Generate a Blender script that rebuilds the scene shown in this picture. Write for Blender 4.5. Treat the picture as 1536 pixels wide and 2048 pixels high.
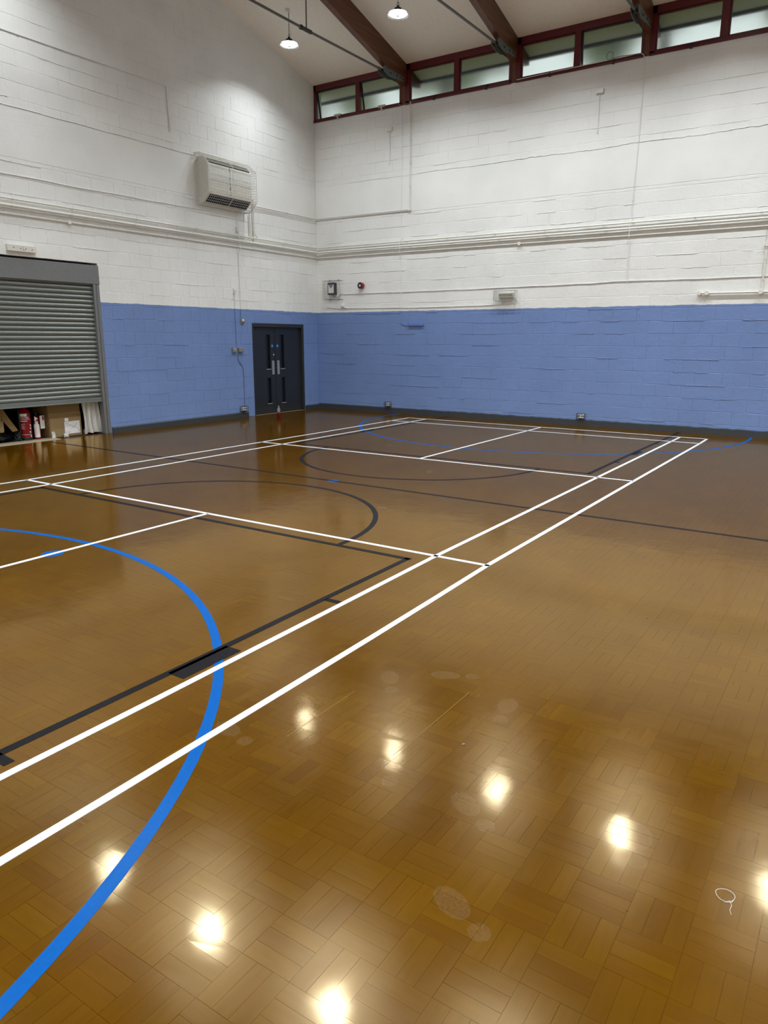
import bpy, bmesh, math, random
from mathutils import Vector, Matrix
PI = math.pi
random.seed(7)
for o in list(bpy.data.objects): bpy.data.objects.remove(o)
SC = bpy.context.scene
COL = SC.collection

# ------------------------------------------------------------------ camera
CAM = (2.2402, -6.8838, 1.6718); FPX = 1455.35
RX, RY, RZ = 1.3372, -0.0113, 0.5959
cam = bpy.data.cameras.new('camera'); co = bpy.data.objects.new('camera', cam); COL.objects.link(co)
cam.sensor_fit = 'VERTICAL'; cam.sensor_height = 24.0; cam.lens = 24.0 * FPX / 2048.0
cam.clip_start = 0.05; cam.clip_end = 300
CM = Matrix.Rotation(RZ, 3, 'Z') @ Matrix.Rotation(RX, 3, 'X') @ Matrix.Rotation(RY, 3, 'Y')
co.matrix_world = Matrix.Translation(CAM) @ CM.to_4x4()
SC.camera = co
CMI = CM.transposed()
def project(p):
    q = CMI @ (Vector(p) - Vector(CAM))
    if q.z > -0.1: return None
    return (768 + FPX * q.x / -q.z, 1024 - FPX * q.y / -q.z, -q.z)

# ------------------------------------------------------------------ world, exposure
W = bpy.data.worlds.new('sky'); SC.world = W; W.use_nodes = True
bg = W.node_tree.nodes['Background']; bg.inputs[0].default_value = (0.86, 0.97, 1.0, 1); bg.inputs[1].default_value = 1.35
SC.view_settings.view_transform = 'Standard'; SC.view_settings.look = 'None'
SC.view_settings.gamma = 1.0; SC.view_settings.use_curve_mapping = False
SC.view_settings.exposure = -0.55
LAMP_POWER = 62.0

# ------------------------------------------------------------------ room numbers
XL, YR = -9.115, 7.364          # inner faces of the left (gable) wall and the right (long) wall
XE, YB = 10.62, -12.16          # the unseen far ends
ZE, SL = 7.205, 0.2585          # eaves height of the ceiling, roof slope
YRIDGE = -2.4
def zc(y): return ZE + SL * (YR - y) if y > YRIDGE else ZE + SL * (y - YB)
ZBLUE = 2.277; COURSE0 = 2.003; CH = 0.2275
BEAMX = [-6.71 + 2.475 * k for k in range(7)]

# ------------------------------------------------------------------ materials
MATS = {}
def mat(name, color=(0.8, 0.8, 0.8), rough=0.5, metal=0.0, spec=0.5, build=None, **kw):
    if name in MATS: return MATS[name]
    m = bpy.data.materials.new(name); m.use_nodes = True
    nt = m.node_tree; b = nt.nodes['Principled BSDF']
    b.inputs['Base Color'].default_value = (*color, 1); b.inputs['Roughness'].default_value = rough
    b.inputs['Metallic'].default_value = metal; b.inputs['Specular IOR Level'].default_value = spec
    for k, v in kw.items(): b.inputs[k.replace('_', ' ')].default_value = v
    if build: build(nt, b)
    else: # subtle mottling so every surface has some grain
        n = nd(nt, 'ShaderNodeTexNoise', Scale=35.0, Detail=3.0); tc = nt.nodes.new('ShaderNodeTexCoord')
        nt.links.new(tc.outputs['Object'], n.inputs['Vector'])
        mr = nd(nt, 'ShaderNodeMapRange'); mr.inputs[3].default_value = 0.86; mr.inputs[4].default_value = 1.1
        nt.links.new(n.outputs[0], mr.inputs[0])
        mx = nt.nodes.new('ShaderNodeMix'); mx.data_type = 'RGBA'; mx.blend_type = 'MULTIPLY'; mx.inputs[0].default_value = 1
        mx.inputs[6].default_value = (*color, 1); nt.links.new(mr.outputs[0], mx.inputs[7]); nt.links.new(mx.outputs[2], b.inputs['Base Color'])
    MATS[name] = m; return m
def nd(nt, t, **kw):
    n = nt.nodes.new(t)
    for k, v in kw.items(): n.inputs[k.replace('_', ' ')].default_value = v
    return n
def math_(nt, op, a, b=None):
    n = nt.nodes.new('ShaderNodeMath'); n.operation = op
    for i, v in enumerate((a, b)):
        if v is None: continue
        if isinstance(v, (int, float)): n.inputs[i].default_value = v
        else: nt.links.new(v, n.inputs[i])
    return n.outputs[0]
def mixc(nt, f, a, b, mode='MIX'):
    n = nt.nodes.new('ShaderNodeMix'); n.data_type = 'RGBA'; n.blend_type = mode
    for i, v in ((0, f), (6, a), (7, b)):
        if isinstance(v, (int, float)): n.inputs[i].default_value = v
        elif isinstance(v, tuple): n.inputs[i].default_value = (*v, 1)
        else: nt.links.new(v, n.inputs[i])
    return n.outputs[2]
def maprange(nt, v, a, b, c, d):
    n = nt.nodes.new('ShaderNodeMapRange'); nt.links.new(v, n.inputs[0])
    for i, x in enumerate((a, b, c, d)): n.inputs[i + 1].default_value = x
    return n.outputs[0]
def noise(nt, vec, scale, detail=2.0, rough=0.5):
    n = nt.nodes.new('ShaderNodeTexNoise'); n.inputs['Scale'].default_value = scale; n.inputs['Detail'].default_value = detail
    n.inputs['Roughness'].default_value = rough; nt.links.new(vec, n.inputs['Vector']); return n.outputs[0]
def bump(nt, b, h, strength, dist, prev=None):
    n = nt.nodes.new('ShaderNodeBump'); n.inputs['Strength'].default_value = strength; n.inputs['Distance'].default_value = dist
    nt.links.new(h, n.inputs['Height'])
    if prev is not None: nt.links.new(prev, n.inputs['Normal'])
    if b is not None: nt.links.new(n.outputs[0], b.inputs['Normal'])
    return n.outputs[0]

WHITE = (0.78, 0.785, 0.775); BLUE = (0.150, 0.235, 0.485)
def paint_build(bumpk=1.0, smooth=False):
    def f(nt, b):
        g = nt.nodes.new('ShaderNodeNewGeometry'); P = g.outputs['Position']
        sp = nt.nodes.new('ShaderNodeSeparateXYZ'); nt.links.new(P, sp.inputs[0])
        wob = maprange(nt, noise(nt, P, 6.0, 4.0), 0.3, 0.7, -0.006, 0.006)
        z = math_(nt, 'ADD', sp.outputs[2], wob)
        f_ = math_(nt, 'GREATER_THAN', z, ZBLUE)
        big = maprange(nt, noise(nt, P, 1.1, 4.0), 0.3, 0.7, 0.94, 1.04)
        col = mixc(nt, f_, BLUE, WHITE)
        col = mixc(nt, 1.0, col, big, 'MULTIPLY')
        # small unpainted pits
        v = nt.nodes.new('ShaderNodeTexVoronoi'); v.inputs['Scale'].default_value = 26.0; nt.links.new(P, v.inputs['Vector'])
        msk = math_(nt, 'MULTIPLY', math_(nt, 'LESS_THAN', v.outputs['Distance'], 0.11), math_(nt, 'GREATER_THAN', noise(nt, P, 3.0, 3.0), 0.57))
        pit = math_(nt, 'MULTIPLY', msk, 0.0 if smooth else 0.4)
        col = mixc(nt, pit, col, (0.25, 0.24, 0.23))
        nt.links.new(col, b.inputs['Base Color'])
        b.inputs['Roughness'].default_value = 0.55
        n1 = bump(nt, None, noise(nt, P, 14.0, 5.0, 0.6), 0.55 * bumpk, 0.010)
        n2 = bump(nt, b, noise(nt, P, 90.0, 3.0, 0.6), 0.5 * bumpk, 0.003, n1)
    return f
M_WALL = mat('painted_blockwork', build=paint_build(1.0))
M_BAND = mat('painted_render', build=paint_build(0.35, True))
M_CABLE = mat('painted_cable', build=paint_build(0.0, True))
M_CEIL = mat('ceiling_plaster', (0.84, 0.79, 0.72), 0.8)
M_TRUNK = mat('blue_painted_trunking', (0.10, 0.19, 0.50), 0.45)

def floor_build(nt, b):
    a = nt.nodes.new('ShaderNodeAttribute'); a.attribute_name = 'tone'
    s = nt.nodes.new('ShaderNodeSeparateColor'); nt.links.new(a.outputs['Color'], s.inputs[0])
    tone, dirx, rnd = s.outputs[0], s.outputs[1], s.outputs[2]
    g = nt.nodes.new('ShaderNodeNewGeometry'); P = g.outputs['Position']
    def stretched(sx, sy):
        m = nt.nodes.new('ShaderNodeVectorMath'); m.operation = 'MULTIPLY'; nt.links.new(P, m.inputs[0]); m.inputs[1].default_value = (sx, sy, 1)
        ad = nt.nodes.new('ShaderNodeVectorMath'); ad.operation = 'ADD'; nt.links.new(m.outputs[0], ad.inputs[0])
        cx = nt.nodes.new('ShaderNodeCombineXYZ'); nt.links.new(math_(nt, 'MULTIPLY', rnd, 37.0), cx.inputs[2]); nt.links.new(cx.outputs[0], ad.inputs[1])
        return ad.outputs[0]
    gx = noise(nt, stretched(6, 45), 1.0, 2.0, 0.5); gy = noise(nt, stretched(45, 6), 1.0, 2.0, 0.5)
    mf = nt.nodes.new('ShaderNodeMix'); mf.data_type = 'FLOAT'; nt.links.new(dirx, mf.inputs[0]); nt.links.new(gy, mf.inputs[2]); nt.links.new(gx, mf.inputs[3])
    grain = mf.outputs[0]
    c = mixc(nt, tone, FLOOR_DARK, FLOOR_LIGHT)
    c = mixc(nt, 1.0, c, maprange(nt, grain, 0.3, 0.7, 0.94, 1.06), 'MULTIPLY')
    c = mixc(nt, 1.0, c, maprange(nt, noise(nt, P, 1.3, 3.0), 0.3, 0.7, 0.86, 1.1), 'MULTIPLY')
    fl = math_(nt, 'GREATER_THAN', noise(nt, P, 260.0, 1.0), 0.72)
    c = mixc(nt, math_(nt, 'MULTIPLY', fl, 0.10), c, (0.24, 0.15, 0.03))
    n1 = bump(nt, None, noise(nt, P, 3.2, 2.0), 0.10, 0.012)
    n1 = bump(nt, None, noise(nt, P, 17.0, 1.0), 0.012, 0.004, n1)
    n2 = n1
    df = nt.nodes.new('ShaderNodeBsdfDiffuse'); nt.links.new(c, df.inputs[0])
    sm = noise(nt, P, 2.2, 5.0, 0.65)
    g1 = nt.nodes.new('ShaderNodeBsdfGlossy'); g1.inputs[0].default_value = (*GLOSS_TINT, 1); nt.links.new(n2, g1.inputs['Normal'])
    nt.links.new(maprange(nt, sm, 0.40, 0.75, COAT_R, COAT_R + 0.02), g1.inputs['Roughness'])
    g2 = nt.nodes.new('ShaderNodeBsdfGlossy'); g2.inputs[0].default_value = (*GLOSS_TINT, 1); nt.links.new(n2, g2.inputs['Normal']); g2.inputs['Roughness'].default_value = 0.22
    g1.distribution = g2.distribution = 'BECKMANN'
    gm = nt.nodes.new('ShaderNodeMixShader'); gm.inputs[0].default_value = 0.5; nt.links.new(g1.outputs[0], gm.inputs[1]); nt.links.new(g2.outputs[0], gm.inputs[2])
    fr = nt.nodes.new('ShaderNodeFresnel'); fr.inputs[0].default_value = 1.80; nt.links.new(n1, fr.inputs['Normal'])
    mx = nt.nodes.new('ShaderNodeMixShader'); nt.links.new(fr.outputs[0], mx.inputs[0]); nt.links.new(df.outputs[0], mx.inputs[1]); nt.links.new(gm.outputs[0], mx.inputs[2])
    nt.links.new(mx.outputs[0], nt.nodes['Material Output'].inputs[0])
GLOSS_TINT = (1.0, 0.80, 0.50)
FLOOR_DARK = (0.078, 0.029, 0.0001); FLOOR_LIGHT = (0.098, 0.042, 0.0002); COAT_R = 0.094
M_FLOOR = mat('varnished_parquet', build=floor_build)
M_JOINT = mat('parquet_joint', (0.05, 0.022, 0.002), 0.4, spec=0.2)
def tape(name, col):
    def f(nt, b):
        g = nt.nodes.new('ShaderNodeNewGeometry'); c = mixc(nt, 1.0, col, maprange(nt, noise(nt, g.outputs['Position'], 60.0, 3.0), 0.3, 0.7, 0.93, 1.05), 'MULTIPLY')
        df = nt.nodes.new('ShaderNodeBsdfDiffuse'); nt.links.new(c, df.inputs[0]); gl = nt.nodes.new('ShaderNodeBsdfGlossy'); gl.inputs['Roughness'].default_value = 0.2
        nb = bump(nt, None, noise(nt, g.outputs['Position'], 420.0, 2.0), 0.25, 0.001); nt.links.new(nb, gl.inputs['Normal'])
        fr = nt.nodes.new('ShaderNodeFresnel'); fr.inputs[0].default_value = 1.35; mx = nt.nodes.new('ShaderNodeMixShader')
        nt.links.new(math_(nt, 'MULTIPLY', fr.outputs[0], 0.38), mx.inputs[0]); nt.links.new(df.outputs[0], mx.inputs[1]); nt.links.new(gl.outputs[0], mx.inputs[2]); nt.links.new(mx.outputs[0], nt.nodes['Material Output'].inputs[0])
    return mat(name, col, build=f)
M_TW = tape('white_line_paint', (0.66, 0.71, 0.78)); M_TK = tape('black_line_paint', (0.010, 0.010, 0.012)); M_TB = tape('blue_line_paint', (0.003, 0.080, 0.32))
M_SKIRT = mat('dark_skirting_paint', (0.035, 0.040, 0.048), 0.45)
M_RED = mat('dark_red_gloss_paint', (0.095, 0.006, 0.010), 0.35)
M_BEAM = None
def beam_build(nt, b):
    tc = nt.nodes.new('ShaderNodeTexCoord'); m = nt.nodes.new('ShaderNodeMapping'); m.inputs['Scale'].default_value = (8, 0.7, 12); nt.links.new(tc.outputs['Object'], m.inputs[0])
    n = noise(nt, m.outputs[0], 1.6, 5.0, 0.6)
    c = mixc(nt, maprange(nt, n, 0.3, 0.72, 0, 1), (0.050, 0.014, 0.004), (0.165, 0.056, 0.020))
    nt.links.new(c, b.inputs['Base Color']); b.inputs['Roughness'].default_value = 0.42
M_BEAM = mat('stained_timber', build=beam_build)
M_STEEL = mat('grey_painted_steel', (0.10, 0.10, 0.10), 0.5, 0.2)
M_PLATE = mat('grey_green_bracket_steel', (0.13, 0.16, 0.155), 0.5, 0.3)
M_DARK = mat('black_metal', (0.012, 0.012, 0.013), 0.45)
M_GALV = mat('galvanised_steel', (0.215, 0.235, 0.225), 0.36, 0.5)
M_HOOD = mat('grey_hood_steel', (0.20, 0.205, 0.21), 0.42, 0.4)
M_DOOR = mat('dark_grey_door_paint', (0.017, 0.020, 0.027), 0.38)
M_DFR = mat('door_frame_paint', (0.022, 0.023, 0.025), 0.42)
M_BLK = mat('black_glass', (0.004, 0.005, 0.008), 0.06)
M_ALU = mat('satin_aluminium', (0.55, 0.54, 0.52), 0.35, 0.7)
M_WPL = mat('white_plastic', (0.74, 0.74, 0.72), 0.4)
M_CRM = mat('cream_enamel', (0.70, 0.68, 0.62), 0.4)
M_PIPE = mat('cream_pipe_gloss_paint', (0.74, 0.72, 0.66), 0.35)
M_GREY = mat('grey_steel_box', (0.27, 0.27, 0.25), 0.4, 0.3)
M_WIRE = mat('white_coated_wire', (0.66, 0.65, 0.60), 0.4)
M_GWIRE = mat('grey_wire', (0.26, 0.26, 0.24), 0.45, 0.3)
M_DWIRE = mat('dark_wire', (0.02, 0.024, 0.035), 0.4)
M_EXT = mat('red_enamel', (0.24, 0.005, 0.009), 0.25)
M_CARD = mat('brown_cardboard', (0.20, 0.125, 0.045), 0.8)
M_CARD2 = mat('pale_cardboard', (0.29, 0.20, 0.095), 0.8)
M_SACK = mat('black_plastic_sack', (0.010, 0.010, 0.012), 0.25)
M_SHEET = mat('white_cloth', (0.66, 0.65, 0.63), 0.7)
M_PAPER = mat('white_paper', (0.78, 0.77, 0.80), 0.7)
M_INK = mat('grey_ink', (0.08, 0.08, 0.10), 0.7)
M_SIGN = mat('blue_sign', (0.03, 0.17, 0.42), 0.4)
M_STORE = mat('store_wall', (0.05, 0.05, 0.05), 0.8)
M_THR = mat('threshold_strip', (0.45, 0.38, 0.27), 0.5)
M_LEAF = mat('foliage_green', (0.34, 0.36, 0.17), 0.7)
M_TRUNKW = mat('tree_bark', (0.10, 0.07, 0.05), 0.9)
M_GRASS = mat('grass', (0.12, 0.2, 0.06), 0.9)
def glass_build(nt, b):
    b.inputs['Transmission Weight'].default_value = 1.0; b.inputs['Base Color'].default_value = (0.90, 0.92, 0.86, 1)
    b.inputs['Roughness'].default_value = 0.25; b.inputs['IOR'].default_value = 1.18
M_FROST = mat('frosted_glass', build=glass_build)
def clear_build(nt, b):
    b.inputs['Transmission Weight'].default_value = 0.95; b.inputs['Base Color'].default_value = (0.9, 0.93, 0.95, 1)
    b.inputs['Roughness'].default_value = 0.12; b.inputs['IOR'].default_value = 1.2
M_CLEAR = mat('clear_polycarbonate', build=clear_build)
M_BOT = mat('red_bottle_plastic', (0.12, 0.002, 0.006), 0.15)
M_BOTC = mat('grey_translucent_plastic', (0.17, 0.19, 0.185), 0.2)
def emit(name, col, s):
    m = bpy.data.materials.new(name); m.use_nodes = True; b = m.node_tree.nodes['Principled BSDF']
    b.inputs['Base Color'].default_value = (0.8, 0.8, 0.8, 1); b.inputs['Emission Color'].default_value = (*col, 1); b.inputs['Emission Strength'].default_value = s
    MATS[name] = m; return m
M_LED = emit('lit_led_lens', (0.92, 0.98, 1.0), 12.0); M_LED.cycles.emission_sampling = 'NONE'
def dust_build(nt, b):
    tr = nt.nodes.new('ShaderNodeBsdfTransparent'); df = nt.nodes.new('ShaderNodeBsdfDiffuse'); df.inputs[0].default_value = (0.62, 0.52, 0.36, 1)
    g = nt.nodes.new('ShaderNodeNewGeometry')
    f = maprange(nt, noise(nt, g.outputs['Position'], 120.0, 3.0), 0.35, 0.7, 0.008, 0.055)
    mx = nt.nodes.new('ShaderNodeMixShader'); nt.links.new(f, mx.inputs[0]); nt.links.new(tr.outputs[0], mx.inputs[1]); nt.links.new(df.outputs[0], mx.inputs[2])
    nt.links.new(mx.outputs[0], nt.nodes['Material Output'].inputs[0])
M_DUST = mat('dusty_scuff', build=dust_build)

# ------------------------------------------------------------------ mesh helpers (world coordinates)
class MB:
    def __init__(s): s.v = []; s.f = []; s.c = []
    def add(s, vs, fs): 
        k = len(s.v); s.v += [tuple(p) for p in vs]; s.f += [tuple(i + k for i in f) for f in fs]; return s
    def box(s, x0, x1, y0, y1, z0, z1, M=None):
        vs = [Vector((x, y, z)) for x in (x0, x1) for y in (y0, y1) for z in (z0, z1)]
        if M: vs = [M @ p for p in vs]
        return s.add(vs, [(0, 1, 3, 2), (4, 6, 7, 5), (0, 4, 5, 1), (2, 3, 7, 6), (0, 2, 6, 4), (1, 5, 7, 3)])
    def tube(s, pts, r, n=8, caps=True, closed=False):
        pts = [Vector(p) for p in pts]; N = len(pts); rings = []
        prev = None
        for i, p in enumerate(pts):
            if closed: d = (pts[(i + 1) % N] - pts[i - 1]).normalized()
            elif i == 0: d = (pts[1] - p).normalized()
            elif i == N - 1: d = (p - pts[-2]).normalized()
            else:
                a = (p - pts[i - 1]).normalized(); b_ = (pts[i + 1] - p).normalized(); d = (a + b_)
                d = d.normalized() if d.length > 1e-6 else a
            if prev is None:
                up = Vector((0, 0, 1)) if abs(d.z) < 0.9 else Vector((1, 0, 0))
                u = d.cross(up).normalized()
            else:
                u = (prev - d * prev.dot(d)).normalized()
            prev = u; w = d.cross(u)
            sc = 1.0
            if 0 < i < N - 1 and not closed:
                cs = (p - pts[i - 1]).normalized().dot(d); sc = 1.0
            rr = r[i] if isinstance(r, (list, tuple)) else r
            rings.append([p + (u * math.cos(2 * PI * k / n) + w * math.sin(2 * PI * k / n)) * rr * sc for k in range(n)])
        vs = [q for ring in rings for q in ring]; fs = []
        for i in range(N if closed else N - 1):
            a = i * n; b_ = ((i + 1) % N) * n
            for k in range(n): fs.append((a + k, a + (k + 1) % n, b_ + (k + 1) % n, b_ + k))
        if caps and not closed: fs.append(tuple(range(n - 1, -1, -1))); fs.append(tuple((N - 1) * n + k for k in range(n)))
        return s.add(vs, fs)
    def cyl(s, a, b, r, n=16): return s.tube([a, b], r, n)
    def lathe(s, prof, c=(0, 0, 0), n=24, axis='z'):   # prof = [(radius, height)]
        vs = []; fs = []
        for r, h in prof:
            for k in range(n):
                x, y = r * math.cos(2 * PI * k / n), r * math.sin(2 * PI * k / n)
                p = {'z': (x, y, h), 'x': (h, x, y), 'y': (x, -h, y)}[axis]
                vs.append((p[0] + c[0], p[1] + c[1], p[2] + c[2]))
        for i in range(len(prof) - 1):
            for k in range(n): fs.append((i * n + k, i * n + (k + 1) % n, (i + 1) * n + (k + 1) % n, (i + 1) * n + k))
        if prof[0][0] > 1e-6: fs.append(tuple(range(n - 1, -1, -1)))
        if prof[-1][0] > 1e-6: fs.append(tuple((len(prof) - 1) * n + k for k in range(n)))
        return s.add(vs, fs)
    def prism(s, poly, fn, a, b):        # poly of 2D points, fn(u, v, t) -> world, extruded from t=a to t=b
        n = len(poly); vs = [fn(u, v, a) for u, v in poly] + [fn(u, v, b) for u, v in poly]
        fs = [tuple(range(n - 1, -1, -1)), tuple(range(n, 2 * n))] + [(i, (i + 1) % n, n + (i + 1) % n, n + i) for i in range(n)]
        return s.add(vs, fs)
def origin(o):
    v = Vector((0, 0, 0))
    while o is not None: v += o.location; o = o.parent
    return v
def obj(name, mb, m, parent=None, bevel=0.0, smooth=True, fixn=True, loc=None, kind=None, label=None):
    o0 = origin(parent) if parent else Vector(loc or (0, 0, 0))
    me = bpy.data.meshes.new(name); me.from_pydata([(p[0] - o0.x, p[1] - o0.y, p[2] - o0.z) for p in mb.v], [], mb.f)
    if fixn:
        bm = bmesh.new(); bm.from_mesh(me); bmesh.ops.recalc_face_normals(bm, faces=bm.faces); bm.to_mesh(me); bm.free()
    if smooth:
        me.shade_smooth(); me.set_sharp_from_angle(angle=math.radians(38))
    me.materials.append(m)
    o = bpy.data.objects.new(name, me); COL.objects.link(o)
    if parent: o.parent = parent
    else: o.location = o0
    if bevel:
        md = o.modifiers.new('bevel', 'BEVEL'); md.width = bevel; md.segments = 2; md.limit_method = 'ANGLE'
    if kind: o['kind'] = kind
    if label: o['label'] = label
    return o
def tag(o, label, cat=None, group=None, kind=None):
    o['label'] = label
    if cat: o['category'] = cat
    if group: o['group'] = group
    if kind: o['kind'] = kind
    return o
def thing(name, label, cat, loc, group=None, kind=None):
    o = bpy.data.objects.new(name, None); COL.objects.link(o); o.location = loc; o.empty_display_size = 0.1
    return tag(o, label, cat, group, kind)
def copy_thing(root, loc, label=None):
    r = root.copy(); COL.objects.link(r); r.location = loc
    if label: r['label'] = label
    for ch in list(root.children):
        c = ch.copy(); COL.objects.link(c); c.parent = r
        for g in ch.children: d = g.copy(); COL.objects.link(d); d.parent = c
    return r
def arc(c, r, a0, a1, n, f):
    return [f(c[0] + r * math.cos(math.radians(a0 + (a1 - a0) * i / n)), c[1] + r * math.sin(math.radians(a0 + (a1 - a0) * i / n))) for i in range(n + 1)]
# wall frames: L(u=y, z, off) and R(u=x, z, off), off = distance proud of the wall
def L(y, z, off=0.0): return (XL + off, y, z)
def R(x, z, off=0.0): return (x, YR - off, z)
def boxL(mb, y0, y1, z0, z1, o0, o1): return mb.box(XL + o0, XL + o1, y0, y1, z0, z1)
def boxR(mb, x0, x1, z0, z1, o0, o1): return mb.box(x0, x1, YR - o1, YR - o0, z0, z1)

# ------------------------------------------------------------------ floor
floor = obj('floor', MB().box(XL - 0.3, XE + 0.2, YB - 0.2, YR + 0.2, -0.3, -0.003), M_JOINT, kind='structure', smooth=False)
tag(floor, 'glossy varnished basket-weave parquet floor with painted court lines', 'floor')
T = 0.1708; X0, Y0 = 2.003, -5.175
blocks = []
i0, i1 = math.floor((XL - X0) / T), math.ceil((XE - X0) / T); j0, j1 = math.floor((YB - Y0) / T), math.ceil((YR - Y0) / T)
for i in range(i0, i1):
    for j in range(j0, j1):
        tx, ty = X0 + i * T, Y0 + j * T; alongy = (i + j) % 2 == 0
        tt = random.gauss(0.5, 0.12)
        for k in range(3):
            g0 = random.choice((0.0002, 0.0003, 0.0005)); g1 = random.choice((0.0002, 0.0004))
            if alongy: r = [tx + k * T / 3 + g1, tx + (k + 1) * T / 3 - g1, ty + g0, ty + T - g0]
            else: r = [tx + g0, tx + T - g0, ty + k * T / 3 + g1, ty + (k + 1) * T / 3 - g1]
            r[0] = max(r[0], XL); r[1] = min(r[1], XE); r[2] = max(r[2], YB); r[3] = min(r[3], YR)
            if r[1] - r[0] < 0.004 or r[3] - r[2] < 0.004: continue
            blocks.append((r, min(1, max(0, tt + random.gauss(0, 0.17))), 0.0 if alongy else 1.0, random.random()))
def in_frame(p, m=20):
    q = project(p)
    return q is not None and -m < q[0] < 1536 + m and -m < q[1] < 2048 + m
def farea(b):
    r = b[0]; ps = [project((x, y, 0)) for x, y in ((r[0], r[2]), (r[1], r[2]), (r[1], r[3]), (r[0], r[3]))]
    if any(p is None for p in ps): return 0
    cx = sum(p[0] for p in ps) / 4; cy = sum(p[1] for p in ps) / 4
    if not (0 <= cx <= 1536 and 0 <= cy <= 2048): return 0
    return abs(sum(ps[i][0] * ps[(i + 1) % 4][1] - ps[(i + 1) % 4][0] * ps[i][1] for i in range(4))) / 2
order = sorted(range(len(blocks)), key=lambda i: -farea(blocks[i]) if (blocks[i][0][1] > -2 and blocks[i][0][2] < 0) else 0)
def block_mesh(name, lst):
    vs = []; fs = []; cols = []
    for (r, tone, d, rnd) in lst:
        k = len(vs); z = [random.uniform(-0.00012, 0.00012) for _ in range(4)]
        c = [(r[0], r[2]), (r[1], r[2]), (r[1], r[3]), (r[0], r[3])]
        vs += [(x, y, zz) for (x, y), zz in zip(c, z)] + [(x, y, -0.006) for x, y in c]
        fs += [(k, k + 1, k + 2, k + 3)] + [(k + a, k + 4 + a, k + 4 + (a + 1) % 4, k + (a + 1) % 4) for a in range(4)]
        cols += [tone, d, rnd, 1.0] * 8
    me = bpy.data.meshes.new(name); me.from_pydata(vs, [], fs)
    at = me.color_attributes.new('tone', 'FLOAT_COLOR', 'POINT'); at.data.foreach_set('color', cols)
    me.materials.append(M_FLOOR); return me
for i in order[:300]:
    me = block_mesh('wood_block', [blocks[i]]); o = bpy.data.objects.new('wood_block', me); COL.objects.link(o); o.parent = floor
me = block_mesh('wood_blocks', [blocks[i] for i in order[300:]]); o = bpy.data.objects.new('wood_blocks', me); COL.objects.link(o); o.parent = floor; o['kind'] = 'stuff'

# ---- painted court lines: parts of the floor
ZB, ZK, ZW = 0.0010, 0.0016, 0.0022
def strip(name, pts, w, m, z, label):
    pts = [Vector((p[0], p[1])) for p in pts]; l = []; r = []
    for i, p in enumerate(pts):
        a = (pts[i] - pts[i - 1]).normalized() if i else None; b_ = (pts[i + 1] - p).normalized() if i < len(pts) - 1 else None
        d = ((a or b_) + (b_ or a)).normalized(); n = Vector((-d.y, d.x)); k = w / 2 / max(0.5, abs(n.dot(Vector((-(a or b_).y, (a or b_).x)))))
        l.append(p + n * k); r.append(p - n * k)
    n = len(pts); mb = MB(); mb.v = [(q.x, q.y, z) for q in l] + [(q.x, q.y, z) for q in r] + [(q.x, q.y, 0.0) for q in l] + [(q.x, q.y, 0.0) for q in r]
    for i in range(n - 1):
        mb.f += [(n + i, n + i + 1, i + 1, i), (i, i + 1, 2 * n + i + 1, 2 * n + i), (3 * n + i, 3 * n + i + 1, n + i + 1, n + i)]
    mb.f += [(0, 2 * n, 3 * n, n), (n - 1, 2 * n - 1, 4 * n - 1, 3 * n - 1)]
    return obj(name, mb, m, floor, smooth=False, label=label)
LW = 0.04
wl = [('right outer sideline', [(0.09, -8.6), (0.06, -5.9), (0.056, -5.4), (0.028, -3.7), (0.008, -2.9), (-0.018, -2.05), (-0.022, 2.0), (-0.012, 5.9), (-0.02, 6.692)]),
      ('right inner sideline', [(-0.38, -8.6), (-0.40, -5.6), (-0.408, -4.85), (-0.425, -3.94), (-0.464, -2.13), (-0.464, 2.0), (-0.462, 6.68)]),
      ('left outer sideline', [(-6.16, -8.6), (-6.16, -2.37), (-6.14, -2.03), (-6.085, 2.0), (-6.07, 3.5), (-6.09, 6.692)]),
      ('left inner sideline', [(-5.69, -8.6), (-5.68, -2.64), (-5.648, -2.0), (-5.643, 3.0), (-5.64, 6.68)]),
      ('near short service line', [(-6.15, -2.048), (-0.0, -2.048)]), ('far short service line', [(-6.10, 2.023), (-0.02, 2.023)]),
      ('far long service line', [(-6.09, 5.99), (-0.01, 5.99)]), ('back boundary line', [(-6.10, 6.673), (0.0, 6.673)]),
      ('near centre line', [(-3.02, -8.6), (-3.023, -4.13), (-3.03, -2.05)]), ('far centre line', [(-3.04, 2.03), (-3.045, 6.67)])]
for n_, p in wl: strip('court_line', p, LW, M_TW, ZW, 'white painted badminton ' + n_)
BW = 0.05
bl = [('halfway line across the floor', [(-8.95, 0.063), (-5.63, 0.014), (-4.25, 0.006), (-0.56, -0.052), (0.04, -0.052), (1.67, -0.068), (5.2, -0.08)], 0.045),
      ('near free-throw line', [(-5.565, -2.215), (-1.94, -2.235), (-0.585, -2.238)], BW), ('right side of the near key', [(-0.612, -2.225), (-0.596, -3.3), (-0.578, -4.4), (-0.572, -5.4), (-0.57, -7.2)], 0.046),
      ('left side of the near key', [(-5.545, -2.2), (-5.555, -2.71), (-5.56, -7.2)], BW),
      ('far free-throw line', [(-5.52, 2.225), (-3.5, 2.205), (-0.61, 2.215)], BW), ('right side of the far key', [(-0.635, 2.21), (-0.64, 4.1), (-0.62, 7.33)], 0.055),
      ('left side of the far key', [(-5.505, 2.22), (-5.49, 4.3), (-5.48, 7.33)], BW)]
for n_, p, w in bl: strip('court_line', p, w, M_TK, ZK, 'black painted ' + n_)
strip('court_arc', arc((-3.083, -2.216), 1.785, 0, 180, 48, lambda x, y: (x, y)), BW, M_TK, ZK - 0.0002, 'black free-throw semicircle in front of the near key')
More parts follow.
